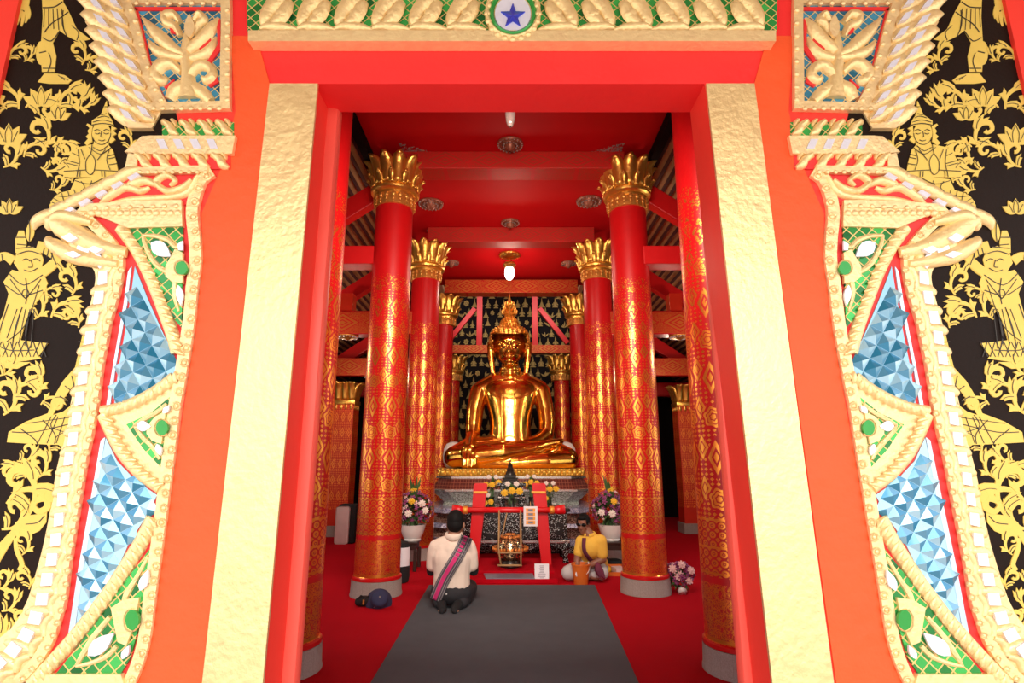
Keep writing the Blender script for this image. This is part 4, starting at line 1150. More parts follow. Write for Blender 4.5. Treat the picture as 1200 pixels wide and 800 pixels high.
    def dancer(P, R, N):
        P(leafshape(34, 284, -28, 5, PI/2+.1)); P([(18, 280), (22, 270), (28, 270), (31, 284), (30, 296), (18, 296)])
        P([(20, 294), (34, 288), (46, 292), (51, 304), (48, 316), (40, 322), (24, 320), (16, 308)])
        R([(16, 306), (6, 300), (-6, 304), (-16, 312)], [6, 5, 5, 5]); R([(44, 288), (56, 292), (66, 298), (76, 294)], [6, 7, 6, 4]); R([(70, 300), (60, 312), (46, 322)], [5, 6, 6])
        P([(14, 316), (30, 320), (50, 318), (56, 332), (46, 350), (36, 362), (30, 376), (24, 398), (40, 410), (48, 420), (20, 424), (-12, 420), (-10, 396), (4, 368), (10, 344), (4, 330)])
        N([(18, 278), (30, 278)], .8); N([(20, 286), (31, 287)], .7); N([(19, 291), (40, 289)], .7)
        for q in range(3): N([(52+q*5, 290+q*2), (50+q*5, 298+q*3)], .7); N([(2-q*6, 298+q), (3-q*6, 306+q)], .7)
        N([(34, 258), (35, 272), (34, 284)], .6)
        for q in range(5): N([(20+q*5, 362), (8+q*7, 396+q*3)], .6)
        N([(12, 327), (20, 338), (30, 350)], .7); N([(48, 327), (40, 338), (30, 350)], .7)
        N([(20, 298), (34, 294), (48, 298)], .8); N([(26, 305), (31, 303), (35, 306)], .7); N([(39, 304), (43, 303), (47, 306)], .7); N([(36, 304), (38, 312), (33, 313)], .7); N([(28, 316), (36, 318), (44, 314)], .7)
        N([(10, 320), (28, 334), (50, 322)], .8); N([(6, 334), (26, 346), (50, 340)], .8); N([(30, 326), (32, 342), (30, 356)], .8); N(ell(30, 344, 4, 5, 0, 10)+[(34, 344)], .7); N([(10, 356), (2, 380), (-4, 404)], .8); N([(26, 360), (18, 384), (14, 408)], .8); N([(34, 366), (30, 392), (34, 412)], .8); N([(46, 334), (30, 380), (8, 400)], .6); N([(-10, 400), (10, 410), (40, 410)], .8); N([(60, 296), (66, 310)], .8)
    fig('gilded_figure', dancer)
    kanok('gilded_flourish', [(70, 322, 28, -.9, 1), (40, 374, 26, -.9, 1), (60, 372, 30, -.9, -1), (84, 346, 26, -1.3, 1), (50, 348, 18, -.9, -1), (92, 384, 22, -1.7, 1), (70, 300, 20, -.3, 1)])
    def skirt(P, R, N):
        P([(-10, 396), (20, 398), (56, 402), (46, 416), (20, 420), (-10, 418)])
        P([(-10, 418), (14, 424), (36, 424), (20, 432), (-10, 430)])
        for i in range(7): N([(-6+i*9, 400), (0+i*9, 418)], .7); N([(2+i*9, 400), (-6+i*9, 418)], .7)
    fig('gilded_figure', skirt)
    def kneel(P, R, N):
        P([(98, 386), (108, 392), (108, 420), (104, 434), (90, 446), (78, 462), (66, 478), (62, 486), (74, 482), (84, 474), (96, 478), (92, 500), (90, 522), (40, 520), (8, 518), (10, 506), (30, 494), (56, 484), (60, 470), (74, 446), (88, 430)])
        for q in range(4): N([(60+q*8, 488), (44+q*11, 519)], .6)
        for q in range(3): N([(88+q*3, 436-q*6), (102, 438-q*8)], .6)
        N([(84, 440), (88, 460), (84, 474)], .8); N([(76, 452), (84, 458)], .8); N([(70, 464), (80, 470)], .8); N([(14, 506), (40, 506), (84, 496)], .8); N([(24, 502), (40, 514), (44, 520)], .8); N([(50, 492), (64, 508), (64, 520)], .8); N([(66, 486), (60, 500), (84, 508)], .7); N([(92, 400), (108, 402)], .8); N([(92, 408), (108, 410)], .8); N([(30, 496), (60, 492), (88, 488)], .6)
    fig('gilded_figure', kneel)
    kanok('gilded_flourish', [(4, 486, 34, -.9, 1), (40, 462, 28, -1.1, 1), (48, 474, 22, -.6, -1), (0, 440, 24, -.6, 1), (16, 470, 30, -1.1, -1)])
    kanok('gilded_flourish', [(30, 600, 46, -1.2, 1), (8, 590, 44, -.6, -1), (44, 560, 26, -.9, 1), (20, 540, 22, -.2, 1), (58, 530, 22, -1.3, -1), (2, 620, 34, -.4, 1), (30, 560, 24, -2.2, 1)])
    def torch(P, R, N):
        R([(-10, 660), (4, 640), (18, 622)], [8, 6, 4]); P([(14, 626), (18, 612), (30, 604), (46, 602), (55, 600), (54, 612), (46, 622), (32, 628), (20, 628)]); R([(18, 630), (20, 644), (26, 660), (24, 668)], [2, 3, 3, 4]); N([(30, 614), (44, 612), (52, 604)], .8)
    fig('gilded_figure', torch)
    kanok('gilded_flourish', [(26, 650, 22, -1.0, 1), (14, 760, 34, -1.2, -1), (2, 716, 24, -.5, 1), (-6, 690, 22, -.4, 1), (6, 740, 28, -.2, 1), (34, 690, 20, -1.5, 1), (-20, 770, 40, -.8, 1)])
mural('L'); mural('R')
# bright red pilasters at the very edge of the wall
for s, nm in ((-1, 'trim_9'), (1, 'trim_10')):
    bm = B()
    pts = [(22, 0), (3, 85), (-160, 800), (-400, 800), (-400, -60), (34, -60)]
    prism(bm, [((p:=W(x, y, .02, 'L' if s < 0 else 'R')).x, p.z) for x, y in pts], D, D-.02)
    struct(nm, bm, M['red_door'])
# ------------------------------------------------------------------ the seated gold statue
SY = 10.45
def sp(px, py, dy=0): return at(px, py, SY+dy)
base_z = at(598, 548.5, 9.75).z
st = thing('seated_statue', 'large polished gold seated statue with a pointed flame finial on the mirrored altar', 'statue', (0, 0, 0))
def statue_body():
    bm = B(); C = lambda *a: chain(bm, a)
    # hips, lap, buttocks
    sphere(bm, sp(598, 530, .25), (.62, .52, .30), 24, 14)
    sphere(bm, sp(598, 538, -.15), (.80, .45, .17), 24, 12)
    # thighs and folded shins, right leg (photo left) on top
    C((sp(584, 528, .05), .30), (sp(552, 529, -.15), .27), (sp(533, 535, -.32), .20))
    C((sp(533, 536, -.38), .18), (sp(560, 533, -.58), .19), (sp(590, 530, -.62), .17), (sp(622, 526, -.52), .13), (sp(648, 520, -.36), .085))
    C((sp(614, 530, .05), .30), (sp(645, 531, -.10), .27), (sp(665, 536, -.25), .19))
    C((sp(665, 540, -.36), .17), (sp(640, 541, -.55), .17), (sp(600, 543, -.62), .13), (sp(562, 544, -.58), .10), (sp(545, 545, -.5), .07))
    # sole of the upper foot
    C((sp(628, 524, -.55), .08), (sp(645, 519, -.44), .075), (sp(657, 517, -.36), .06))
    for k in range(4): C((sp(650-k*3, 518-.0, -.40), .035), (sp(659-k*1.2, 515.5+k*.9, -.36-.03*k), .032))
    # torso
    TP = [(530, .40, .34), (520, .43, .35), (510, .405, .335), (500, .385, .32), (490, .395, .31), (480, .43, .305), (470, .47, .30), (461, .50, .285), (453, .48, .25), (447, .36, .20)]
    rings = []
    for y_, rx, ry in catmull(TP, 4):
        c = sp(598, y_, .12); rings.append([bm.verts.new((c.x+rx*math.copysign(abs(math.cos(a))**.85, math.cos(a)), c.y+ry*math.copysign(abs(math.sin(a))**.85, math.sin(a)), c.z)) for a in [2*PI*k/36 for k in range(36)]])
    for r0, r1 in zip(rings, rings[1:]):
        for k in range(36): bm.faces.new((r0[k], r0[(k+1) % 36], r1[(k+1) % 36], r1[k]))
    bm.faces.new(rings[0][::-1]); bm.faces.new(rings[-1])
    C((sp(566, 456, .2), .19), (sp(580, 450, .2), .22), (sp(598, 446, .2), .22), (sp(616, 450, .2), .22), (sp(631, 456, .2), .19))
    C((sp(598, 452, .18), .22), (sp(598, 438, .17), .18), (sp(598, 428, .15), .17))
    for y in (432.5, 436, 439.5):
        pts = [sp(598, y, .16)+Vector((.196*math.cos(2*PI*i/24), .196*math.sin(2*PI*i/24), 0)) for i in range(25)]
        tube(bm, pts, .024, 8)
    # right arm (photo left), hand over the knee
    C((sp(562, 459, .18), .185), (sp(557, 480, .12), .165), (sp(555, 500, .06), .15), (sp(554, 511, .0), .135))
    C((sp(554, 510, .0), .135), (sp(552, 518, -.22), .115), (sp(551, 524, -.46), .10))
    sphere(bm, sp(550.5, 528, -.60), (.155, .12, .13), 16, 12)
    for k in range(4):
        x = 543.2+k*4.6
        L = (547.5, 549, 549, 547)[k]
        C((sp(x+.6, 529, -.66), .038), (sp(x, 538, -.76), .037), (sp(x-.1, L-2, -.78), .028))
    C((sp(557, 526, -.58), .042), (sp(561.5, 531, -.66), .038), (sp(562.5, 537, -.70), .030))
    # left arm (photo right), hand lying in the lap
    C((sp(634, 459, .18), .185), (sp(639, 480, .12), .165), (sp(641, 497, .05), .155), (sp(640, 509, -.02), .145))
    C((sp(640, 509, -.02), .14), (sp(630, 517, -.28), .125), (sp(616, 521, -.46), .105), (sp(606, 522, -.52), .09))
    sphere(bm, sp(601, 523, -.60), (.17, .10, .065), 16, 10)
    for k in range(4): C((sp(598, 521.5+k*1.3, -.56-.045*k), .036), (sp(587, 520.6+k*1.3, -.58-.045*k), .034), (sp(578-(.0 if k else -2), 520.2+k*1.3, -.58-.045*k), .026))
    C((sp(604, 519.5, -.52), .036), (sp(594, 517.5, -.50), .032), (sp(586, 517.5, -.5), .026))
    # head
    hc = sp(597, 408.5, .12)
    F_ = lambda x, z, y: hc+Vector((x*1.12, y-.03, z if z > 0 else z*1.12))
    sphere(bm, hc+Vector((0, .02, .07)), (.315, .31, .34), 28, 20)
    C((hc+Vector((0, -.07, .0)), .255), (hc+Vector((0, -.085, -.13)), .225)); C((hc+Vector((0, -.085, -.13)), .22), (hc+Vector((0, -.13, -.24)), .13))
    sphere(bm, hc+Vector((0, -.19, -.335)), (.10, .09, .07), 16, 12)
    C((F_(0, .07, -.295), .020), (F_(0, -.03, -.325), .026), (F_(0, -.105, -.345), .036))
    sphere(bm, F_(-.038, -.112, -.305), (.028, .032, .024), 10, 8); sphere(bm, F_(.038, -.112, -.305), (.028, .032, .024), 10, 8)
    for s in (-1, 1):
        C((F_(0, -.178, -.315), .018), (F_(s*.05, -.172, -.305), .019), (F_(s*.105, -.145, -.262), .011))
        C((F_(0, -.208, -.305), .020), (F_(s*.048, -.202, -.298), .019), (F_(s*.09, -.160, -.272), .010))
        C((F_(s*.03, .065, -.288), .013), (F_(s*.09, .115, -.278), .015), (F_(s*.16, .10, -.240), .013), (F_(s*.20, .055, -.20), .009))
        sphere(bm, F_(s*.10, .022, -.235), (.072, .05, .036), 12, 8)
        C((F_(s*.040, .022, -.268), .008), (F_(s*.10, .004, -.286), .010), (F_(s*.165, .024, -.242), .008))
        # long ears
        C((F_(s*.30, .09, .04), .06), (F_(s*.335, .05, .04), .07), (F_(s*.33, -.08, .04), .065), (F_(s*.31, -.22, .04), .06), (F_(s*.285, -.42, .04), .045))
        C((F_(s*.33, .08, .04), .05), (F_(s*.372, .12, .05), .03))
        C((F_(s*.22, .02, .04), .07), (F_(s*.32, -.02, .04), .06))
    return bm
body = remesh('body', statue_body(), M['gold_buddha'], .015, st, 6, .5)
for v in body.data.vertices: v.co.z = max(v.co.z, base_z)
hc = sp(597, 405, .12)
# hair cap with curls, head knob and flame finial
bm = B()
hs = (.385, .36, .34)
def hairline(d):      # keep the cap off the face
    return not (d.y < -.10 and d.z < .34 and abs(d.x) < .76) and d.z > -.66
vs = sphere(bm, (0, 0, 0), 1, 48, 32)
for f in list(bm.faces):
    if not hairline(f.calc_center_median().normalized()): bmesh.ops.delete(bm, geom=[f], context='FACES_ONLY')
def boxy(d):
    k = (abs(d.x)**3.2+abs(d.y)**3.2+abs(d.z)**3.2)**(1/3.2)
    d = d/k; t = 1 if d.z > 0 else 1+.25*d.z
    return Vector((d.x*hs[0]*t, d.y*hs[1], d.z*hs[2]))+hc+Vector((0, .02, .03))
for v in bm.verts: v.co = boxy(v.co.normalized())
for r in range(11):
    el = -.28+r*.155
    n = max(6, int(34*math.cos(el)))
    for k in range(n):
        a = 2*PI*(k+.5*(r % 2))/n
        d = Vector((math.cos(a)*math.cos(el), math.sin(a)*math.cos(el), math.sin(el)))
        if not hairline(d): continue
        sphere(bm, boxy(d), .026, 6, 5)
top = hc+Vector((0, .0, .37))
lathe(bm, [(.19, -.06), (.185, .02), (.17, .08), (.14, .14), (.10, .185), (.03, .215)], 24, top)
for r in range(6):
    rr = (.19, .186, .176, .155, .122, .08)[r]; zz = (-.02, .03, .075, .12, .165, .205)[r]
    n = int(rr*2*PI/.055)
    for k in range(n):
        a = 2*PI*k/n+.3*r; sphere(bm, top+Vector((rr*math.cos(a), rr*math.sin(a), zz)), .025, 6, 5)
for k in range(27):      # hair band along the brow
    t = k/26*2-1
    a = -PI/2+t*1.0
obj('hair', bm, M['gold_hair'], st, 50)
bm = B()
zt = sp(598, 344, .15).z-top.z
lathe(bm, [(.07, .20), (.10, .225), (.12, .26), (.085, .29), (.075, .32), (.095, .34), (.07, .37), (.055, .42), (.065, .45), (.045, .50), (.025, .58), (.004, zt)], 20, top)
for (r, z, n, h) in ((.10, .26, 8, .12), (.08, .34, 8, .11), (.06, .44, 6, .10)):
    for k in range(n):
        a = 2*PI*k/n; d = Vector((math.cos(a), math.sin(a), 0))
        tube(bm, [top+d*r*.8+Vector((0, 0, z)), top+d*r*1.35+Vector((0, 0, z+h*.25)), top+d*r*1.5+Vector((0, 0, z+h*.65)), top+d*r*1.25+Vector((0, 0, z+h))], [.028, .026, .018, .003], 6)
obj('flame_finial', bm, M['gold_hair'], st, 50)
# robe edges: sash down the chest and the hem lines (thin raised bands lying on the body)
from mathutils.bvhtree import BVHTree
bt = BVHTree.FromPolygons([v.co.copy() for v in body.data.vertices], [tuple(p.vertices) for p in body.data.polygons])
def onbody(px, py, off=.012):
    d = Vector(ray(px, py)).normalized()
    h = bt.ray_cast(Vector((0, 0, EYE)), d, 30)
    return (h[0]-d*off) if h[0] is not None else at(px, py, SY-.3)
def bodyline(pts, r=.014):
    pp = catmull(pts, 6); return [onbody(x, y, .004) for x, y in pp]
bm = B()
tube(bm, bodyline([(588.5, 462), (588, 480), (588.5, 500), (589, 515)]), .016, 6)
tube(bm, bodyline([(603, 461), (602.5, 480), (602.5, 500), (603, 514)]), .016, 6)
tube(bm, bodyline([(589, 515), (594, 511), (600, 511), (604, 514)]), .010, 6)
tube(bm, bodyline([(632, 452), (622, 461), (612, 465), (598, 466), (584, 465), (575, 461)]), .017, 6)
tube(bm, bodyline([(613, 438), (606, 443), (604, 452), (604, 461)]), .010, 6)
obj('robe_sash', bm, M['gold_buddha'], st, True)
bm = B()
tube(bm, bodyline([(572, 521), (582, 526), (596, 528), (612, 526), (618, 523)]), .012, 6)
tube(bm, bodyline([(560, 541), (590, 537), (625, 530), (655, 521)]), .010, 6)
obj('robe_hem', bm, M['gold_buddha'], st, True)
bm = B()
for s, ex in ((-1, 590.5), (1, 604)):
    p = onbody(ex, 407.8, .003); sphere(bm, p, (.026, .012, .016), 10, 8)
obj('eye', bm, M['glass_black'], st, True)

# ------------------------------------------------------------------ mirrored altar
al = thing('mirrored_altar', 'broad stepped altar of mirror mosaic with a gold lotus rim carrying the gold statue', 'altar', (0, 0, 0))
zb = base_z
XR = lambda px, py, Y: at(px, py, Y).x
def tier(name, m, pr, y_back=10.85, cham=.0, xc=None):
    """pr: list of (half width, front Y, z) from bottom to top, a loft with chamfered front corners"""
    bm = B(); rings = []
    for hw, yf, z in pr:
        ch = min(.35, hw*.25)
        rings.append([bm.verts.new(v) for v in ((-hw, y_back, z), (-hw, yf+ch, z), (-hw+ch*.6, yf+ch*.4, z), (-hw+ch*.9, yf, z), (hw-ch*.9, yf, z), (hw-ch*.6, yf+ch*.4, z), (hw, yf+ch, z), (hw, y_back, z))])
    for a, b in zip(rings, rings[1:]):
        for i in range(8): bm.faces.new((a[i], a[(i+1) % 8], b[(i+1) % 8], b[i]))
    bm.faces.new(rings[0][::-1]); bm.faces.new(rings[-1])
    return obj(name, bm, m, al)
zz = lambda py, Y: at(598, py, Y).z
Y1 = 9.55
tier('plinth', M['pearl'], [(1.46, 8.98, .005), (1.46, 8.98, .09), (1.42, 9.02, .11)])
tier('mosaic_tier', M['blue_white'], [(1.38, 9.05, .11), (1.38, 9.05, .20), (1.42, 9.02, .215)])
tier('mosaic_tier', M['brown_mosaic'], [(1.38, 9.06, .215), (1.30, 9.14, .30), (1.37, 9.08, .37)])
tier('mosaic_tier', M['blue_white'], [(1.42, 9.04, .37), (1.40, 9.06, .43)])
tier('mosaic_tier', M['brown_mosaic'], [(1.34, 9.12, .43), (1.22, 9.22, .52), (1.28, 9.18, .585)])
tier('mosaic_tier', M['blue_white'], [(1.40, 9.12, .585), (1.40, 9.12, .66), (1.30, 9.20, .67)])
zc1 = zz(591, 9.35); zc2 = zz(573, 9.35)
tier('mosaic_tier', M['silver_mosaic'], [(1.16, 9.40, .67), (1.14, 9.42, zc1+.02), (1.24, 9.34, (zc1+zc2)/2), (1.36, 9.26, zc2-.03)])
tier('silver_ledge', M['silver'], [(1.39, 9.24, zc2-.03), (1.39, 9.24, zc2)])
zc3 = zz(558, 9.5)
tier('mosaic_tier', M['maroon_grid'], [(1.36, 9.28, zc2), (1.28, 9.42, (zc2+zc3)/2), (1.25, 9.5, zc3-.03)])
tier('silver_ledge', M['silver'], [(1.30, 9.48, zc3-.035), (1.30, 9.48, zc3)])
tier('top_slab', M['gold_lotus'], [(1.24, 9.56, zc3), (1.24, 9.56, zb-.012)])
# two rows of lotus petals around the rim: one row of petals is a counted part each
bm = B()
H_ = zb-zc3
sphere(bm, (.012, 0, H_*.50), (.040, .044, H_*.48), 12, 8); sphere(bm, (.045, 0, H_*.80), (.022, .026, H_*.20), 8, 6); sphere(bm, (.034, .043, H_*.22), (.022, .022, H_*.20), 8, 6)
pm = obj('lotus_petal', bm, M['gold_lotus'], al, True)
npet = 28; pitch = 2.40/npet
for k in range(npet):
    o = pm if k == 0 else link(bpy.data.objects.new('lotus_petal', pm.data))
    o.parent = al; o.location = (-1.20+pitch*(k+.5), 9.56, zc3+.002); o.rotation_euler = (0, 0, -PI/2)
for s in (-1, 1):
    for k in range(8):
        o = link(bpy.data.objects.new('lotus_petal', pm.data)); o.parent = al
        o.location = (s*1.24, 9.93+k*.10, zc3+.002); o.rotation_euler = (0, 0, 0 if s > 0 else PI)
# pale round orbs resting on the altar behind the knees
for s, px, lab in ((-1, 531, 'left'), (1, 663, 'right')):
    c = at(px, 523, 10.66)
    bm = B(); lathe(bm, [(.10, 0), (.15, .03), (.19, .12), (.205, .24), (.19, .36), (.14, .45), (.06, .49), (.01, .495)], 24)
    o = obj('white_orb', bm, M['white'], None, 50); o.location = (c.x*.985, 10.62, base_z-.011)
    tag(o, f'pale round orb on the altar behind the {lab} knee of the gold statue', 'orb', 'pale orbs flanking the statue')

# ------------------------------------------------------------------ black lacquer altar tables in front
def lacquer_table(label, x0, x1, y0, y1, z0, z1, legs=True):
    cx, cy = (x0+x1)/2, (y0+y1)/2; w = x1-x0; d = y1-y0; h = z1-z0
    t = thing('altar_table', label, 'table', (cx, cy, z0), 0, 'black altar tables inlaid with mother of pearl')
    bm = B(); box2(bm, (-w/2, -d/2, h-.05), (w/2, d/2, h), .012); obj('table_top', bm, M['pearl'], t)
    bm = B(); box2(bm, (-w/2+.04, -d/2+.04, h*.42), (w/2-.04, d/2-.04, h-.05), .006); obj('body', bm, M['pearl'], t)
    bm = B(); box2(bm, (-w/2+.01, -d/2+.01, h*.36), (w/2-.01, d/2-.01, h*.42), .008); obj('silver_rail', bm, M['silver'], t)
    for sx in (-1, 1):
        for sy in (-1, 1):
            bm = B(); X = sx*(w/2-.07); Yy = sy*(d/2-.07)
            tube(bm, [(X, Yy, h*.42), (X+sx*.02, Yy+sy*.02, h*.25), (X-sx*.01, Yy-sy*.01, h*.12), (X, Yy, .03), (X, Yy, .002)], [.06, .055, .035, .042, .045], 10); obj('leg', bm, M['pearl'], t, True)
    bm = B()
    pts = [(-w/2+.1, -d/2+.03, h*.40)]
    n = 24
    top = [(-w/2+.1+(w-.2)*i/n, h*.42) for i in range(n+1)]; bot = [(-w/2+.1+(w-.2)*i/n, h*(.22+.10*abs(math.sin(PI*3*i/n)))) for i in range(n+1)]
    prism(bm, top+bot[::-1], -d/2+.07, -d/2+.05); obj('apron', bm, M['pearl'], t)
    return t
def lowtab(px0, px1, Y0, Y1_, zt, label): return lacquer_table(label, at(px0, 600, Y0).x, at(px1, 600, Y0).x, Y0, Y1_, .002, zt)
lacquer_table('long black lacquer altar table inlaid with mother of pearl behind the red gate', -.72, .84, 8.15, 8.80, .002, .74)
t2z = at(598, 594, 8.6).z
lacquer_table('small black lacquer altar table standing on the long table, carrying the dark miniature shrine', at(583, 590, 8.5).x, at(616, 590, 8.5).x, 8.3, 8.75, .743, at(598, 565, 8.5).z)
# dark stepped miniature on the upper table
zt = at(598, 565, 8.5).z+.002; ztop_s = at(598, 539, 8.5).z
h = ztop_s-zt
t = thing('miniature_shrine', 'small dark bronze stepped shrine figure with pointed top on the upper altar table', 'shrine', (at(598, 560, 8.5).x, 8.52, zt))
bm = B()
for k, (r, a, b) in enumerate(((.125, 0, .10), (.105, .10, .17), (.12, .17, .21), (.085, .21, .30), (.095, .30, .33))): box2(bm, (-r, -r*.8, a*h), (r, r*.8, b*h), .006)
obj('base', bm, M['bronze'], t)
bm = B(); lathe(bm, [(.075, .33*h), (.07, .42*h), (.05, .52*h), (.055, .58*h), (.04, .66*h), (.035, .70*h), (.04, .74*h), (.028, .80*h), (.012, .90*h), (.002, h)], 16); obj('figure', bm, M['bronze'], t, 40)
# ------------------------------------------------------------------ flowers
def flower_protos():
    d = {}
    def bloom(r, n, layers, m, nm):
        bm = B()
        for l in range(layers):
            rl = r*(1-.22*l); el = .15+.42*l
            for k in range(n):
                a = 2*PI*(k+.5*(l % 2))/n
                q = Matrix.Rotation(a, 3, 'Z')@Matrix.Rotation(-el, 3, 'Y')
                vs = sphere(bm, (0, 0, 0), (rl*.5, rl*.26, rl*.10), 6, 5)
                bmesh.ops.translate(bm, verts=vs, vec=(rl*.5, 0, 0)); bmesh.ops.rotate(bm, verts=vs, cent=(0, 0, 0), matrix=q)
        sphere(bm, (0, 0, r*.25), r*.34, 8, 6)
        o = obj(nm, bm, m, None, True); me = o.data; bpy.data.objects.remove(o); return me
    d['chrys_y'] = bloom(.055, 9, 3, M['yellow_f'], 'yellow_blossom')
    d['chrys_w'] = bloom(.06, 9, 3, M['white_f'], 'white_blossom')
    d['rose_p'] = bloom(.06, 8, 3, M['pink_f'], 'pink_blossom')
    d['orch'] = bloom(.038, 5, 1, M['purple_f'], 'orchid_blossom')
    d['orch_w'] = bloom(.034, 5, 1, M['pink_f'], 'pale_orchid_blossom')
    return d
FP = flower_protos()
def leaf_ball(c, r, n, seed, drop=0):
    rnd = random.Random(seed); bm = B()
    for i in range(n):
        d = Vector((rnd.gauss(0, 1), rnd.gauss(0, 1), rnd.gauss(.2, 1))).normalized()
        p0 = Vector(c)+Vector((d.x*r[0], d.y*r[1], d.z*r[2]))*.35; p1 = Vector(c)+Vector((d.x*r[0], d.y*r[1], d.z*r[2]))*rnd.uniform(.9, 1.15)
        p1.z -= drop*abs(d.x)
        pm_ = (p0+p1)/2+Vector((0, 0, .02)); s = d.cross(Vector((0, 0, 1))).normalized()*r[0]*.13 if abs(d.z) < .95 else Vector((r[0]*.13, 0, 0))
        up = Vector((0, 0, .004))
        a, b, c2, e = p0, pm_+s, p1, pm_-s
        v = [bm.verts.new(q) for q in (a, b, c2, e)]; w_ = [bm.verts.new(q-up-d*.004) for q in (a, b, c2, e)]
        bm.faces.new(v); bm.faces.new(w_[::-1])
        for k in range(4): bm.faces.new((v[k], v[(k+1) % 4], w_[(k+1) % 4], w_[k]))
    return bm
def put_blooms(root, c, r, mix, n, seed, smin=.8, smax=1.15, zmin=-.5, size=1):
    rnd = random.Random(seed)
    for i in range(n):
        z = zmin+(1-zmin)*(i+.5)/n; a = i*2.39996+rnd.uniform(-.2, .2); q = math.sqrt(max(0, 1-z*z))
        d = Vector((q*math.cos(a), q*math.sin(a), z))
        k = rnd.choices([m_[0] for m_ in mix], [m_[1] for m_ in mix])[0]
        o = link(bpy.data.objects.new(FP[k].name, FP[k])); o.parent = root
        j = rnd.uniform(.9, 1.05)
        o.location = Vector(c)+Vector((d.x*r[0], d.y*r[1], d.z*r[2]))*j
        o.rotation_mode = 'QUATERNION'; o.rotation_quaternion = d.to_track_quat('Z', 'Y')
        s = rnd.uniform(smin, smax)*size; o.scale = (s, s, s)
def big_arrangement(label, loc, seed):
    t = thing('flower_arrangement', label, 'flower arrangement', loc, 0, 'potted flower arrangements on side tables')
    bm = B(); lathe(bm, [(.10, .0), (.105, .01), (.10, .025), (.125, .07), (.145, .13), (.155, .17), (.16, .185), (.145, .185), (.13, .16), (.05, .15)], 28)
    obj('pot', bm, M['white'], t, 40)
    obj('foliage', leaf_ball((0, 0, .36), (.24, .22, .22), 150, seed), M['leaf'], t)
    bm = B()
    rnd = random.Random(seed+5)
    for k in range(9):
        a = rnd.uniform(0, 6.28); tube(bm, [(0, 0, .5), (.04*math.cos(a), .04*math.sin(a), .62), (.08*math.cos(a), .08*math.sin(a), rnd.uniform(.66, .78))], [.012, .016, .003], 5)
    obj('leaf_spray', bm, M['leaf'], t)
    put_blooms(t, (0, 0, .36), (.225, .21, .215), [('orch', 6), ('orch_w', 2.2)], 92, seed, zmin=-.6)
    for dx, dz, k in ((.0, .60, 'chrys_y'), (.01, .47, 'chrys_y'), (.13, .44, 'chrys_w'), (-.02, .33, 'chrys_w'), (-.14, .34, 'chrys_w'), (.17, .36, 'chrys_w')):
        o = link(bpy.data.objects.new(FP[k].name, FP[k])); o.parent = t; dy = -math.sqrt(max(.02, 1-(dx/.24)**2-((dz-.36)/.24)**2))*.225
        o.location = (dx, dy, dz); o.rotation_euler = (1.2, 0, 0); o.scale = (.85,)*3
    return t
def side_table(label, x0, x1, y0, y1, h):
    t = thing('side_table', label, 'table', ((x0+x1)/2, (y0+y1)/2, .001), 0, 'dark wooden side tables under the flower pots'); w = x1-x0; d = y1-y0
    bm = B(); box2(bm, (-w/2, -d/2, h-.03), (w/2, d/2, h), .008); obj('table_top', bm, M['darkwood'], t)
    bm = B(); box2(bm, (-w/2+.02, -d/2+.02, h-.10), (w/2-.02, d/2-.02, h-.03), .004); obj('apron', bm, M['darkwood'], t)
    for sx in (-1, 1):
        for sy in (-1, 1):
            bm = B(); box2(bm, (sx*(w/2-.02)-.022, sy*(d/2-.02)-.022, 0), (sx*(w/2-.02)+.022, sy*(d/2-.02)+.022, h-.1), .005); obj('leg', bm, M['darkwood'], t)
    return t
YT = 7.75
hT = at(485, 633, YT).z
side_table('dark wooden side table beside the nearest left pillar, carrying a potted flower arrangement', at(463, 640, YT).x, at(491, 640, YT).x, YT-.18, YT+.18, hT)
side_table('dark wooden side table behind the man in yellow, carrying a potted flower arrangement', at(706, 640, YT).x, at(738, 640, YT).x, YT-.18, YT+.18, hT)
big_arrangement('tall purple and white flower arrangement in a white pot on the left side table', (at(483, 640, YT).x, YT, hT+.002), 21).scale = (1.1, 1.1, 1.1)
big_arrangement('tall purple and white flower arrangement in a white pot on the right side table', (at(717, 640, YT).x, YT, hT+.002), 33).scale = (1.1, 1.1, 1.1)
# fallen bouquet at the right pillar
p = fl(795, 697)
t = thing('bouquet', 'pink and purple bouquet lying on the carpet at the foot of the right pillar', 'bouquet', (p.x+.06, p.y+.12, 0))
obj('foliage', leaf_ball((0, 0, .12), (.14, .12, .12), 60, 3), M['leaf'], t)
bm = B(); tube(bm, [(0, -.02, .02), (-.01, -.08, .04), (-.01, -.11, .03)], [.05, .035, .05], 8); obj('wrapping', bm, M['white'], t, True)
put_blooms(t, (0, 0, .18), (.15, .12, .13), [('orch', 4), ('orch_w', .8)], 64, 8, zmin=-.7, size=1.0)
for dx, dz in ((-.04, .16), (.07, .12), (.0, .28), (-.10, .24), (.10, .22)):
    o = link(bpy.data.objects.new('pink_blossom', FP['rose_p'])); o.parent = t; o.location = (dx, -.10, dz+.02); o.rotation_euler = (1.1, 0, dx*2); o.scale = (.82,)*3
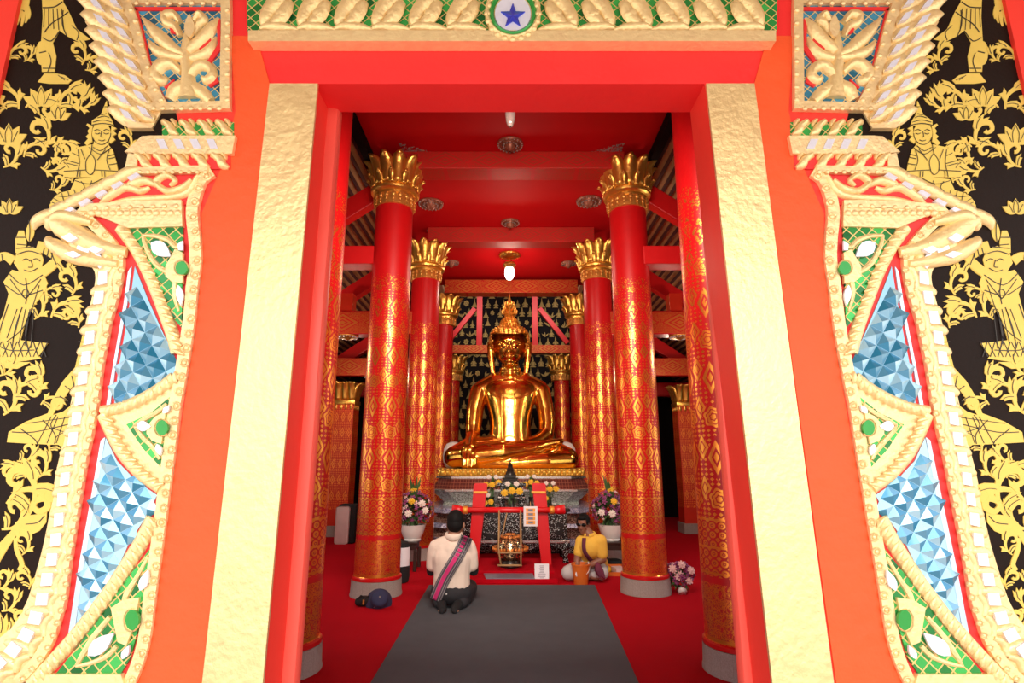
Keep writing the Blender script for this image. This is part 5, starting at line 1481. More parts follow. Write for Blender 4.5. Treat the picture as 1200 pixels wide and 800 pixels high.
# small yellow offering bouquets on the altar table
def posy(label, px, py, Y, n=4, s=1.0, white=2, zsup=None):
    c = at(px, py, Y)
    z0 = zsup if zsup is not None else .743
    t = thing('offering_bouquet', label, 'bouquet', (c.x, Y, z0), 0, 'yellow offering bouquets on the altar tables')
    H_ = c.z-z0
    bm = B(); lathe(bm, [(.035, .001), (.04, .01), (.03, .05), (.028, .10), (.038, .14)], 14); obj('vase', bm, M['bronze'], t, 40)
    bm = leaf_ball((0, 0, H_-.06), (.10*s, .08*s, .13*s), 36, int(px)); tube(bm, [(0, 0, .08), (0, 0, max(.1, H_-.05))], .02, 6); obj('foliage', bm, M['leaf'], t)
    rnd = random.Random(int(px*3))
    for k in range(n+white):
        a = 2*PI*k/(n+white); key = 'chrys_y' if k < n else 'chrys_w'
        o = link(bpy.data.objects.new(FP[key].name, FP[key])); o.parent = t
        if k < n: o.location = ((k-(n-1)/2)*.085*s, -.09*s+rnd.uniform(-.01, .02), H_-.02+rnd.uniform(-.03, .02))
        else: o.location = ((k-n-(white-1)/2)*.10*s, -.04*s, H_+.06*s)
        o.rotation_euler = (1.1, 0, 0); o.scale = (s*(.9 if k < n else .62),)*3
    return t
posy('yellow offering bouquet left of the dark miniature shrine, above the left red post', 577, 564, 8.45, 3, 1.1)
posy('small yellow offering bouquet just right of the left red gate post', 572, 585, 8.35, 2, 1.0, 1)
posy('yellow offering bouquet right of the dark miniature shrine, above the right red post', 622, 563, 8.45, 3, 1.0)
posy('yellow offering bouquet just right of the right red gate post', 644, 571, 8.4, 3, 1.05)
posy('small yellow offering bouquet hanging low by the right red gate post', 640, 583, 8.25, 1, .8, 0)
posy('yellow and white offering bouquet in front of the dark miniature shrine', 600, 573, 8.2, 3, 1.25, 2)

# ------------------------------------------------------------------ red gate, hanging bowl
YG = 7.55
bL = fl(551, 655); 
def gp(px, py): return at(px, py, YG)
pf_z = .085
g = thing('red_gate_frame', 'bright red wooden gate frame of two splayed posts and a cross beam before the altar', 'gate frame', (0, 0, 0))
for (t0, b0, lab) in (((563.5, 566), (554.5, 662), 'l'), ((631, 566), (640.5, 664), 'r')):
    a = gp(*t0); b = gp(*b0); b.z = pf_z+.001
    bm = B(); w0, w1 = .090, .064
    ring = lambda c, w_: [bm.verts.new((c.x+sx*w_, YG+sy*w_*.8, c.z)) for sx, sy in ((-1, -1), (1, -1), (1, 1), (-1, 1))]
    r0, r1 = ring(b, w1), ring(a, w0)
    for i in range(4): bm.faces.new((r0[i], r0[(i+1) % 4], r1[(i+1) % 4], r1[i]))
    bm.faces.new(r0[::-1]); bm.faces.new(r1)
    bmesh.ops.bevel(bm, geom=list(bm.edges), offset=.012, segments=2, affect='EDGES')
    po = obj('post', bm, M['red_post'], g)
    bm = B(); box2(bm, (a.x-.094, YG-.078, a.z-.13), (a.x+.094, YG+.078, a.z-.10), .006); obj('gold_band', bm, M['gold_band'], po)
a = gp(531, 596.5); b = gp(661, 597)
bm = B(); tube(bm, [(a.x+.12, YG-.11, a.z), (b.x-.12, YG-.11, a.z)], .036, 14); cb = obj('cross_beam', bm, M['red_post'], g, True)
for s, e in ((-1, a), (1, b)):
    bm = B(); tube(bm, [(e.x-s*.14, YG-.11, a.z), (e.x-s*.10, YG-.11, a.z), (e.x, YG-.11, a.z+.01)], [.042, .055, .062], 14); obj('beam_end', bm, M['red_post'], g, True)
    bm = B(); tube(bm, [(e.x-s*.20, YG-.11, a.z), (e.x-s*.14, YG-.11, a.z)], [.05, .05], 14); obj('gold_collar', bm, M['gold_band'], g, True)
# low red step that carries the gate
sf = fl(560, 684); 
x0, x1 = at(552, 684, sf.y).x-.25, at(652, 684, sf.y).x+.02
bm = B(); box2(bm, (x0, sf.y, .001), (x1, 8.10, .052), .006); so = obj('lower_tread', bm, M['carpet'])
stp = thing('red_step', 'low red carpeted double step under the red gate frame', 'step', (0, 0, 0)); so.parent = stp
bm = B(); box2(bm, (x0+.02, sf.y+.30, .052), (x1-.02, 8.10, pf_z), .006); obj('upper_tread', bm, M['carpet'], stp)
q = [fl(567, 671, .06), fl(624, 671, .06), fl(627, 677.5, .06), fl(569.5, 677.5, .06)]
bm = B()
pa = [bm.verts.new((v.x, min(v.y, sf.y+.29), .0535)) for v in q]; pb = [bm.verts.new((v.x, min(v.y, sf.y+.29), .062)) for v in q]
bm.faces.new(pa); bm.faces.new(pb)
for i in range(4): bm.faces.new((pa[i], pa[(i+1) % 4], pb[(i+1) % 4], pb[i]))
tag(obj('floor_plate', bm, M['bluegrey']), 'flat blue grey plate lying on the red step below the hanging bowl', 'plate')
# gilded bowl in a rope cradle
bc = at(598, 645, YG-.12)
bw = thing('gilded_bowl', 'gilded openwork bowl with a leafy lid on a dark foot below the red cross beam', 'bowl', (bc.x, YG-.12, pf_z+.001))
k = at(577, 645, YG-.12).x-bc.x; R_ = abs(k); Hh = at(598, 625, YG-.12).z-pf_z; zr = at(598, 644, YG-.12).z-pf_z
bm = B(); lathe(bm, [(R_*.55, 0), (R_*.62, .02), (R_*.58, .06), (R_*.50, .085)], 28); obj('foot', bm, M['bronze'], bw, 40)
bm = B(); lathe(bm, [(R_*.45, .08), (R_*.62, .12), (R_*.74, zr*.62), (R_*.80, zr*.9), (R_*.98, zr-.012), (R_*1.02, zr), (R_*.98, zr+.012), (R_*.78, zr+.02)], 40); obj('bowl', bm, M['openwork'], bw, 40)
bm = B(); lathe(bm, [(R_*.80, zr+.015), (R_*.78, zr+.06), (R_*.66, zr+.12), (R_*.45, Hh-.02), (.02, Hh)], 36, cap=False)
ld = obj('lid', bm, M['openwork'], bw, 40)
bm = B()
for kk in range(30):
    aa = 2*PI*kk/30; q_ = Matrix.Rotation(aa, 3, 'Z')
    sphere(bm, q_@Vector((R_*.99, 0, zr+.022)), (R_*.05, R_*.09, .022), 6, 5, q_)
for kk in range(24):
    aa = 2*PI*(kk+.5)/24; q_ = Matrix.Rotation(aa, 3, 'Z')
    sphere(bm, q_@Vector((R_*.50, 0, Hh-.035)), (R_*.06, R_*.06, .020), 6, 5, q_)
for kk in range(12):
    aa = 2*PI*kk/12; q_ = Matrix.Rotation(aa, 3, 'Z'); sphere(bm, q_@Vector((R_*.25, 0, Hh-.015)), (R_*.07, R_*.07, .02), 6, 5, q_)
obj('leaf_wreath', bm, M['copper'], bw, True)
cr = thing('rope_cradle', 'square straw rope cradle hanging from the red cross beam around the gilded bowl', 'rope', (0, 0, 0))
yc = YG-.11; beam_z = a.z
tl, tr = at(585, 598, yc).x, at(610, 598, yc).x; bl, br = at(587.5, 659, yc).x, at(610, 659, yc).x
dyy = R_*1.12
for sy in (-1, 1):
    for xt, xb in ((tl, bl), (tr, br)):
        bm = B(); tube(bm, [(xt, yc+sy*.045, beam_z), (xt, yc+sy*dyy, zr+pf_z+.05), (xb, yc+sy*dyy*.98, pf_z+.06)], .010, 6); obj('rope', bm, M['rope'], cr, True)
bm = B()
for z in (pf_z+.06, zr+pf_z+.002):
    w_ = 1.0 if z > .3 else .98
    for sy in (-1, 1): tube(bm, [(tl-.01, yc+sy*dyy*w_, z), (tr+.01, yc+sy*dyy*w_, z)], .012, 6)
obj('rail', bm, M['rope'], cr, True)
bm = B(); tube(bm, [(at(594, 600, yc).x, yc-.05, beam_z-.03), (at(589, 625, yc).x, yc-dyy*.9, zr+pf_z+.2)], .008, 6); obj('rope', bm, M['rope'], cr, True)
# framed notes hanging on the right post
fa, fb = at(613.5, 593, YG-.2), at(630, 616.5, YG-.2)
t = thing('framed_notes', 'white framed board with four banknote strips hanging beside the right red post', 'frame', ((fa.x+fb.x)/2, YG-.2, (fa.z+fb.z)/2))
w_, h_ = (fb.x-fa.x)/2, (fa.z-fb.z)/2
bm = B(); box2(bm, (-w_, -.012, -h_), (w_, .012, h_), .004); obj('frame', bm, M['paper'], t)
for i in range(4):
    zc = h_*.62-i*h_*.41
    bm = B(); box2(bm, (-w_*.66, -.018, zc-h_*.17), (w_*.66, -.012, zc+h_*.17)); nb = obj('banknote', bm, M['gold_band'], t)
    bm = B(); box2(bm, (-w_*.35, -.020, zc-h_*.11), (w_*.35, -.018, zc+h_*.11)); obj('portrait_patch', bm, M['bluegrey'], nb)
bm = B(); tube(bm, [(0, 0, h_), (0, .05, h_+.05), (0, .085, beam_z-(fa.z+fb.z)/2-.0)], .005, 6); obj('hanging_cord', bm, M['rope'], t)
# paper notice standing on the carpet
pn = fl(636, 683)
sa, sb = at(626, 660, pn.y), at(643, 683, pn.y)
t = thing('paper_notice', 'white printed paper notice standing on the edge of the red step', 'notice', (pn.x-.01, pn.y-.03, .011)); w_ = (sb.x-sa.x)/2; h_ = sa.z-.011
R_t = Matrix.Rotation(-.12, 3, 'X')
bm = B(); box(bm, R_t@Vector((0, 0, h_/2)), (w_*2, .006, h_), R_t); obj('sheet', bm, M['paper'], t)
rnd = random.Random(4); bm = B()
for i in range(11):
    ww = w_*rnd.uniform(.45, 1.15); box(bm, R_t@Vector((0, -.0035, h_*(.88-.07*i))), (ww, .001, .006), R_t)
obj('printed_lines', bm, M['ink'], t)
bm = B(); box(bm, (0, .05, .012), (w_*1.3, .10, .02)); obj('foot', bm, M['white'], t)

# ------------------------------------------------------------------ things on the floor
# orange bucket
pb_ = fl(682, 686)
t = thing('bucket', 'orange plastic bucket in front of the seated man in yellow', 'bucket', (pb_.x, pb_.y+.09, .001))
Rb = .103; hb = .225
bm = B(); lathe(bm, [(Rb*.78, 0), (Rb*.80, .004), (Rb, hb-.02), (Rb*1.08, hb-.018), (Rb*1.08, hb), (Rb*.97, hb), (Rb*.76, .012), (.01, .012)], 32, cap=False); obj('pail', bm, M['orange_plastic'], t, 40)
bm = B()
hp = [(Rb*1.05*math.cos(x_), -Rb*1.10*math.sin(x_)*.75, hb-.02-.10*math.sin(x_)) for x_ in [PI*i/14 for i in range(15)]]
tube(bm, hp[:8], .004, 6); obj('handle', bm, M['white'], t, True)
bm = B(); vs_ = sphere(bm, (0, 0, 0), (.020, .004, .028), 14, 8); bmesh.ops.translate(bm, verts=vs_, vec=(-.052, -.074, .12)); obj('label_sticker', bm, M['paper'], t, True)
# tray of offerings by the right pillar
pt = fl(716, 675)
t = thing('offering_tray', 'low orange tray with yellow fruit and papers beside the right pillar', 'tray', (pt.x+.02, pt.y+.12, .001))
bm = B(); box2(bm, (-.19, -.12, 0), (.19, .12, .012))
for lo, hi in (((-.19, -.12, .012), (-.178, .12, .10)), ((.178, -.12, .012), (.19, .12, .10)), ((-.178, .108, .012), (.178, .12, .10)), ((-.178, -.12, .012), (.178, -.108, .045))): box2(bm, lo, hi)
obj('tray', bm, M['orange_plastic'], t)
rnd = random.Random(9)
for i, (x_, y_) in enumerate(((-.13, -.04), (-.06, -.06), (-.10, .04), (-.03, .02), (-.14, .07))):
    bm = B(); lathe(bm, [(.02, 0), (.042, .02), (.045, .045), (.03, .07), (.008, .08)], 14, (x_, y_, .013)); o = obj('offering_fruit', bm, M['yellow_f'], None, 50); o.location = t.location
    tag(o, 'small yellow fruit heaped at the left end of the orange tray', 'fruit', 'yellow fruit in the orange tray')
bm = B(); box(bm, (.10, 0, .05), (.13, .18, .07), Matrix.Rotation(.2, 3, 'Z'), .004); o = obj('paper_bundle', bm, M['pink_soft']); o.location = t.location
tag(o, 'pale paper bundle at the right end of the orange tray', 'paper bundle')
pk = fl(722, 668)
bm = B(); vs_ = sphere(bm, (0, 0, .05), (.17, .10, .06), 14, 10); sphere(bm, (.08, -.04, .06), (.07, .05, .035), 10, 8)
bm2 = remesh('cloth_bag', bm, M['black_cloth'], .012, None, 3); bm2.location = (pk.x, pk.y+.25, .0)
tag(bm2, 'dark soft bag slumped under the right side table', 'bag')
# navy hat and black sandals
ph_ = fl(441, 712)
t = thing('bucket_hat', 'navy blue bucket hat leaning on the stone foot of the left pillar', 'hat', (ph_.x+.015, ph_.y+.04, .055))
t.rotation_euler = (1.02, .22, .15)
bm = B(); lathe(bm, [(.125, -.035), (.128, -.030), (.095, .02), (.088, .03), (.085, .08), (.078, .10), (.055, .112), (.01, .115), (.01, .108), (.05, .105), (.072, .095), (.078, .03), (.088, .015), (.12, -.035)], 32, cap=False); obj('crown_and_brim', bm, M['navy'], t, 60)
bm = B(); lathe(bm, [(.0895, .024), (.091, .028), (.088, .045), (.0865, .045)], 32, cap=False); obj('hat_band', bm, M['navy'], t, True)
bm = B(); sphere(bm, (-.03, -.083, .05), .004, 6, 4); obj('badge', bm, M['white'], t)
ps = fl(425, 712)
t = thing('small_bag', 'small black bag with a tan tag lying beside the navy hat', 'bag', (ps.x, ps.y+.05, .001))
bm = B(); capsule(bm, (-.05, 0, .045), (.06, .0, .045), .043, .04); sphere(bm, (0, 0, .06), (.08, .05, .04), 12, 8); o = remesh('pouch', bm, M['black_cloth'], .008, t, 3)
bm = B(); tube(bm, [(-.06, -.02, .07), (-.03, -.03, .105), (.02, -.03, .085), (.05, -.02, .10)], .008, 6); obj('strap', bm, M['black_cloth'], t, True)
bm = B(); box(bm, (.005, -.052, .05), (.018, .006, .045), None, .003); obj('tag', bm, M['gold_dark'], t)
# black rounded donation bin with a white notice right of the left pillar
pc = fl(467, 690)
t = thing('black_bin', 'tall black rounded bin with a white notice beside the nearest left pillar', 'bin', (at(468, 660, 6.95).x, 6.95, .001))
hbin = at(470, 636, 6.85).z
bm = B(); lathe(bm, [(.10, 0), (.115, .01), (.125, .06), (.125, hbin-.06), (.11, hbin-.015), (.09, hbin)], 28); obj('body', bm, M['black_cloth'], t, 40)
bm = B()
n_ = 8; rr_ = .1265
aa_ = [-1.35+i*1.1/n_ for i in range(n_+1)]
lo_ = [bm.verts.new((rr_*math.cos(x_), rr_*math.sin(x_), hbin*.42)) for x_ in aa_]; hi_ = [bm.verts.new((rr_*math.cos(x_), rr_*math.sin(x_), hbin*.88)) for x_ in aa_]
lo2 = [bm.verts.new((rr_*1.02*math.cos(x_), rr_*1.02*math.sin(x_), hbin*.42)) for x_ in aa_]; hi2 = [bm.verts.new((rr_*1.02*math.cos(x_), rr_*1.02*math.sin(x_), hbin*.88)) for x_ in aa_]
for i in range(n_):
    for A_, B_ in ((lo_, hi_), (lo2, hi2), (lo_, lo2), (hi_, hi2)): bm.faces.new((A_[i], A_[i+1], B_[i+1], B_[i]))
obj('notice_sheet', bm, M['paper'], t)
# white cabinet deep in the left aisle
c0 = fl(405, 628)
t = thing('white_cabinet', 'white rounded appliance with black side deep in the left aisle', 'appliance', (c0.x, 10.1, .001))
hc_ = at(405, 593, c0.y).z
t.location = (at(405, 610, 10.1).x, 10.1, .001)
hc_ = at(405, 593, 10.0).z
bm = B(); box2(bm, (-.14, -.14, 0), (.10, -.10, hc_), .04); obj('front_panel', bm, M['pink_soft'], t, 40)
bm = B(); box2(bm, (-.12, -.10, 0), (.20, .2, hc_+.03), .04); obj('body', bm, M['black_cloth'], t, 40)
# small orange-topped block behind the man's shoulder at the left post
pz = gp(555, 648)
# ------------------------------------------------------------------ people
def frame(f, up=Vector((0, 0, 1))):
    f = Vector(f).normalized(); r = f.cross(up).normalized(); u = r.cross(f).normalized()
    return lambda c, x, y, z: Vector(c)+r*x+f*y+u*z      # x to the person's right, y forward, z up
def head_shape(bm, c, f, up, s=1.0):
    P = frame(f, up)
    q = Matrix((P((0, 0, 0), 1, 0, 0), P((0, 0, 0), 0, 1, 0), P((0, 0, 0), 0, 0, 1))).transposed()
    sphere(bm, P(c, 0, -.012*s, .02*s), (.073*s, .092*s, .098*s), 22, 16, q)
    sphere(bm, P(c, 0, .022*s, -.045*s), (.058*s, .066*s, .072*s), 18, 12, q)
    sphere(bm, P(c, 0, .060*s, -.098*s), (.026*s, .024*s, .022*s), 12, 8, q)
    capsule(bm, P(c, 0, .086*s, .005*s), P(c, 0, .104*s, -.034*s), .009*s, .014*s)
    for k in (-1, 1):
        sphere(bm, P(c, k*.012*s, .096*s, -.036*s), (.009*s,)*3, 8, 6)
        sphere(bm, P(c, k*.077*s, -.005*s, -.012*s), (.009*s, .018*s, .03*s), 10, 8, q)
        sphere(bm, P(c, k*.032*s, .078*s, .024*s), (.022*s, .010*s, .008*s), 8, 6, q)
        sphere(bm, P(c, k*.040*s, .062*s, -.028*s), (.024*s, .02*s, .018*s), 8, 6, q)
    capsule(bm, P(c, -.02*s, .083*s, -.066*s), P(c, .02*s, .083*s, -.066*s), .008*s, .008*s)
    capsule(bm, P(c, -.016*s, .081*s, -.076*s), P(c, .016*s, .081*s, -.076*s), .008*s, .008*s)
    return P, q
def hair_shape(bm, c, f, up, s=1.0):
    P = frame(f, up)
    q = Matrix((P((0, 0, 0), 1, 0, 0), P((0, 0, 0), 0, 1, 0), P((0, 0, 0), 0, 0, 1))).transposed()
    sphere(bm, P(c, 0, -.026*s, .040*s), (.079*s, .092*s, .088*s), 22, 16, q)
    sphere(bm, P(c, 0, -.046*s, -.005*s), (.074*s, .066*s, .072*s), 18, 12, q)
    sphere(bm, P(c, 0, .045*s, .082*s), (.052*s, .040*s, .026*s), 14, 10, q)
    for k in (-1, 1): sphere(bm, P(c, k*.062*s, .0, .03*s), (.017*s, .05*s, .045*s), 10, 8, q)
def hand_shape(bm, wrist, d, nrm, thumb_side, s=1.0, bend=.35):
    """palm and five bent fingers; d = direction the fingers point, nrm = back of the hand"""
    d = Vector(d).normalized(); nrm = (Vector(nrm)-d*Vector(nrm).dot(d)).normalized(); w_ = d.cross(nrm)*thumb_side
    wrist = Vector(wrist)
    for k in range(4):
        o = (1.5-k)*.019*s
        chain(bm, [(wrist+w_*o*.6, .017*s), (wrist+d*.085*s+w_*o, .0115*s)])
        L = (.070, .078, .072, .056)[k]*s
        a = wrist+d*.088*s+w_*o
        b = a+(d*math.cos(bend*.6)-nrm*math.sin(bend*.6))*L*.45; c = b+(d*math.cos(bend*1.4)-nrm*math.sin(bend*1.4))*L*.55
        chain(bm, [(a, .0098*s), (b, .0090*s), (c, .0076*s)])
    a = wrist+d*.025*s+w_*.022*s
    b = a+(d*.6+w_*.75).normalized()*.040*s; c = b+(d*.85+w_*.3-nrm*.25).normalized()*.034*s
    chain(bm, [(a, .014*s), (b, .0108*s), (c, .0085*s)])
def surf_strip(name, tree, rows, m, parent, off=.012, th=.006):
    """cloth band laid on a body: rows of pixel points across the band, cast on to the tree"""
    bm = B(); uvl = bm.loops.layers.uv.new('UVMap'); G = []; G2 = []
    for row in rows:
        a = []; b = []
        for px, py, Yd in row:
            d = Vector(ray(px, py)).normalized(); h = tree.ray_cast(Vector((0, 0, EYE)), d, 30)
            p = h[0] if h[0] is not None else at(px, py, Yd)
            a.append(bm.verts.new(p-d*(off+th))); b.append(bm.verts.new(p-d*off))
        G.append(a); G2.append(b)
    R_, C_ = len(G), len(G[0])
    def face(vs, uv):
        f = bm.faces.new(vs)
        for l, q in zip(f.loops, uv): l[uvl].uv = q
    for i in range(R_-1):
        for j in range(C_-1):
            uv = [(j/(C_-1), 1-i/(R_-1)), ((j+1)/(C_-1), 1-i/(R_-1)), ((j+1)/(C_-1), 1-(i+1)/(R_-1)), (j/(C_-1), 1-(i+1)/(R_-1))]
            face((G[i][j], G[i][j+1], G[i+1][j+1], G[i+1][j]), uv); face((G2[i][j], G2[i+1][j], G2[i+1][j+1], G2[i][j+1]), [uv[0], uv[3], uv[2], uv[1]])
        for j in (0, C_-1): face((G[i][j], G[i+1][j], G2[i+1][j], G2[i][j]), [(j/(C_-1), 1-i/(R_-1))]*4)
    for i in (0, R_-1):
        for j in range(C_-1): face((G[i][j], G[i][j+1], G2[i][j+1], G2[i][j]), [(j/(C_-1), 1-i/(R_-1))]*4)
    return obj(name, bm, m, parent, True)
def tree_of(*obs):
    V = []; P_ = []
    for o in obs:
        k = len(V); V += [v.co.copy() for v in o.data.vertices]; P_ += [tuple(i+k for i in p.vertices) for p in o.data.polygons]
    return BVHTree.FromPolygons(V, P_)

# --- kneeling man, seen from behind
man = thing('person', 'man kneeling on the grey runner, back turned, in cream shirt with pink plaid sash', 'person', (0, 0, 0))
KX, KY = -.588, 5.80
K = lambda x, y, z: Vector((KX+x, KY+y, z))
hc = K(.028, .03, .772); f = Vector((.10, 1, -.22)); up = Vector((0, .2, 1))
bm = B()
head_shape(bm, hc, f, up, 1.10)
chain(bm, [(hc+Vector((0, -.01, -.03)), .06), (K(.01, -.005, .66), .062), (K(0, 0, .60), .07)])
chain(bm, [(K(0, 0, .16), .09), (K(0, 0, .30), .095), (K(0, 0, .46), .10), (K(0, 0, .55), .08)])
chain(bm, [(K(-.14, 0, .56), .045), (K(0, 0, .585), .055), (K(.15, 0, .56), .045)])
for s in (-1, 1):
    chain(bm, [(K(s*.09, 0, .15), .075), (K(s*.12, .22, .12), .075), (K(s*.13, .42, .085), .065)])
    chain(bm, [(K(s*.13, .42, .07), .062), (K(s*.11, .15, .062), .055), (K(s*.085, -.08, .055), .042)])
    chain(bm, [(K(s*.085, -.08, .055), .042), (K(s*.07, -.16, .045), .038), (K(s*.055, -.225, .030), .026)])
    for k in range(5): sphere(bm, K(s*(.035+.014*k), -.235+.004*k, .022), (.009, .016, .010), 8, 6)
    chain(bm, [(K(s*.17, 0, .555), .045), (K(s*.200, .03, .45), .042), (K(s*.212, .07, .335), .044)])
    chain(bm, [(K(s*.212, .07, .335), .044), (K(s*.13, .22, .40), .038), (K(s*.035, .29, .48), .029)])
    hand_shape(bm, K(s*.022, .295, .49), (-s*.06, .15, 1), (s, .15, 0), 1 if s > 0 else -1, .95, .08)
remesh('body', bm, M['skin2'], .0065, man, 3)
bm = B(); hair_shape(bm, hc, f, up, 1.11); remesh('hair', bm, M['hair'], .007, man, 2)
bm = B()
chain(bm, [(K(0, 0, .205), .135), (K(0, 0, .30), .135), (K(0, -.01, .42), .142), (K(0, -.005, .52), .12)])
for s in (-1, 1):
    chain(bm, [(K(s*.058, 0, .205), .125), (K(s*.058, 0, .32), .122), (K(s*.07, -.005, .46), .128), (K(s*.085, 0, .53), .098)])
    chain(bm, [(K(s*.03, 0, .608), .072), (K(s*.10, 0, .590), .070), (K(s*.165, 0, .562), .070), (K(s*.188, .005, .50), .066), (K(s*.200, .03, .385), .062)])
cut = lambda o, z: None
sh = remesh('shirt', bm, M['cream_cloth'], .009, man, 4)
# flat hem and sleeve ends
for v in sh.data.vertices:
    if v.co.z < .17+.02*math.sin(v.co.x*30): v.co.z = .17+.02*math.sin(v.co.x*30)
bm = B()
cpts = [K(.012+.074*math.cos(2*PI*i/24), .0+.076*math.sin(2*PI*i/24), .668+.012*math.sin(2*PI*i/24)) for i in range(25)]
tube(bm, cpts, [.020]*25, 8, flat=1.7); obj('collar', bm, M['cream_cloth'], sh, True)
for s, nm in ((-1, 0), (1, 0)):
    bm = B(); chain(bm, [(K(s*.206, .035, .385), .052), (K(s*.212, .07, .325), .050), (K(s*.17, .17, .365), .048), (K(s*.05, .28, .465), .037)])
    remesh('arm_sleeve', bm, M['black_cloth'], .008, man, 2)
bm = B()
chain(bm, [(K(-.055, .0, .165), .13), (K(.055, 0, .165), .13)]); sphere(bm, K(0, -.01, .15), (.19, .14, .115), 20, 14)
for s in (-1, 1):
    chain(bm, [(K(s*.095, .0, .15), .108), (K(s*.13, .22, .12), .098), (K(s*.145, .43, .092), .086)])
    chain(bm, [(K(s*.145, .42, .08), .076), (K(s*.135, .12, .075), .072), (K(s*.11, -.07, .064), .056)])
tr = remesh('trousers', bm, M['dark_cloth'], .009, man, 3)
for v in tr.data.vertices: v.co.z = max(v.co.z, .011)
for s in (-1, 1):
    bm = B(); chain(bm, [(K(s*.092, -.06, .058), .050), (K(s*.07, -.16, .050), .046), (K(s*.055, -.22, .036), .036), (K(s*.060, -.25, .026), .026)]); o = remesh('sock', bm, M['black_cloth'], .007, man, 2)
    for v in o.data.vertices: v.co.z = max(v.co.z, .011)
bm = B(); sphere(bm, K(-.03, -.172, .16), (.008, .004, .008), 8, 6); obj('back_pocket_button', bm, M['white'], tr, True)
T_ = tree_of(sh, tr)
cl = catmull([(547, 628.5), (544, 636), (537, 650), (528, 665), (519, 681), (510, 703)], 6)
rows = []
for i, (x, y) in enumerate(cl):
    a = cl[max(0, i-1)]; b = cl[min(len(cl)-1, i+1)]; dx, dy = b[0]-a[0], b[1]-a[1]; L = math.hypot(dx, dy); nx, ny = -dy/L, dx/L
    rows.append([(x-nx*w_*7.2, y-ny*w_*7.2, 5.62) for w_ in (1, .6, .2, -.2, -.6, -1)][::-1])
surf_strip('plaid_sash', T_, rows, M['sash'], man)

# --- man in yellow sitting cross-legged
man2 = thing('person', 'man in a yellow polo shirt and sunglasses sitting cross-legged beside the orange bucket', 'person', (0, 0, 0))
p_ = lambda px, py, Y: at(px, py, Y)
hc = p_(683.5, 613.5, 6.98); f = Vector((-.42, -.89, -.16)); up = Vector((-.05, -.12, 1))
fl_ = Vector((-.62, -.78, 0)); P2 = frame(fl_)
pel = p_(697, 673, 7.18); pel.z = .15
shR = p_(681.5, 633.5, 7.02); shL = p_(703.5, 633, 6.90); ch = (shR+shL)/2
bm = B()
head_shape(bm, hc, f, up, .95)
chain(bm, [(hc+Vector((.01, .02, -.04)), .056), (ch+Vector((-.01, 0, .06)), .058), (ch, .07)])
chain(bm, [(pel, .14), (pel.lerp(ch, .5), .135), (ch+Vector((0, 0, -.06)), .13)])
chain(bm, [(shR, .062), (ch, .08), (shL, .062)])
elR = p_(676.5, 655, 6.99); elL = p_(706.5, 655, 6.90)
haR = p_(676, 667, 6.93); haL = p_(685, 664.5, 6.90)
chain(bm, [(shR, .056), (elR, .043)]); chain(bm, [(elR, .043), (haR, .030)])
chain(bm, [(shL, .060), (elL, .046)]); chain(bm, [(elL, .046), (p_(696, 660, 6.88), .038), (haL, .030)])
hand_shape(bm, haR, (.35, -.35, -1), (-.6, -.6, .1), -1, .85, .35); hand_shape(bm, haL, (-.8, -.1, -.6), (-.1, -.6, .7), 1, .85, .4)
knR = p_(666, 668, 6.98); knR.z = .10; knL = p_(705, 674, 6.98); knL.z = .10
anR = p_(690, 676, 6.99); anR.z = .06; anL = p_(678, 674, 7.06); anL.z = .06
chain(bm, [(pel, .12), (knR, .07)]); chain(bm, [(pel, .12), (knL, .07)]); chain(bm, [(knR, .06), (anR, .042)]); chain(bm, [(knL, .06), (anL, .042)])
for an, d in ((anR, Vector((.10, -.03, -.015))), (anL, Vector((-.10, -.02, -.015)))):
    chain(bm, [(an, .04), (an+d, .028)])
b2 = remesh('body', bm, M['skin'], .006, man2, 3)
bm = B(); hair_shape(bm, hc, f, up, .97); remesh('hair', bm, M['hair'], .007, man2, 2)
PH = frame(f, up)
bm = B()
for k in (-1, 1):
    q = Matrix((PH((0, 0, 0), 1, 0, 0), PH((0, 0, 0), 0, 1, 0), PH((0, 0, 0), 0, 0, 1))).transposed()
    sphere(bm, PH(hc, k*.034, .083, .010), (.031, .012, .019), 14, 10, q)
    tube(bm, [PH(hc, k*.062, .078, .014), PH(hc, k*.078, .04, .012), PH(hc, k*.080, -.005, .008)], .004, 6)
tube(bm, [PH(hc, -.012, .094, .014), PH(hc, .012, .094, .014)], .005, 6)
obj('sunglasses', bm, M['glass_black'], man2, True)
bm = B()
wa = pel.lerp(ch, .3)
chain(bm, [(pel+Vector((.02, .02, .0)), .155), (wa, .155), (pel.lerp(ch, .65), .152), (ch+Vector((0, 0, -.07)), .142)])
chain(bm, [(shR+Vector((0, 0, -.01)), .076), (ch+Vector((0, 0, -.005)), .085), (shL+Vector((0, 0, -.01)), .078)])
chain(bm, [(shR+Vector((0, 0, -.01)), .076), (shR.lerp(elR, .62), .064)]); chain(bm, [(shL+Vector((0, 0, -.01)), .080), (shL.lerp(elL, .72), .068)])
sh2 = remesh('shirt', bm, M['yellow_cloth'], .008, man2, 3)
for v in sh2.data.vertices: v.co.z = max(v.co.z, .05)
bm = B()
nk = ch+Vector((-.012, -.005, .075))
cp = [P2(nk, .062*math.cos(t), .062*math.sin(t), -.012*math.sin(t)) for t in [PI*.62+i*(2*PI*.88)/20 for i in range(21)]]
tube(bm, cp, .014, 8, flat=1.6); obj('collar', bm, M['yellow_cloth'], sh2, True)
bm = B()
sphere(bm, pel+Vector((0, 0, -.02)), (.17, .16, .12), 18, 12)
chain(bm, [(pel, .135), (pel.lerp(knR, .6), .105), (knR, .085)]); chain(bm, [(pel, .135), (pel.lerp(knL, .6), .105), (knL, .085)])
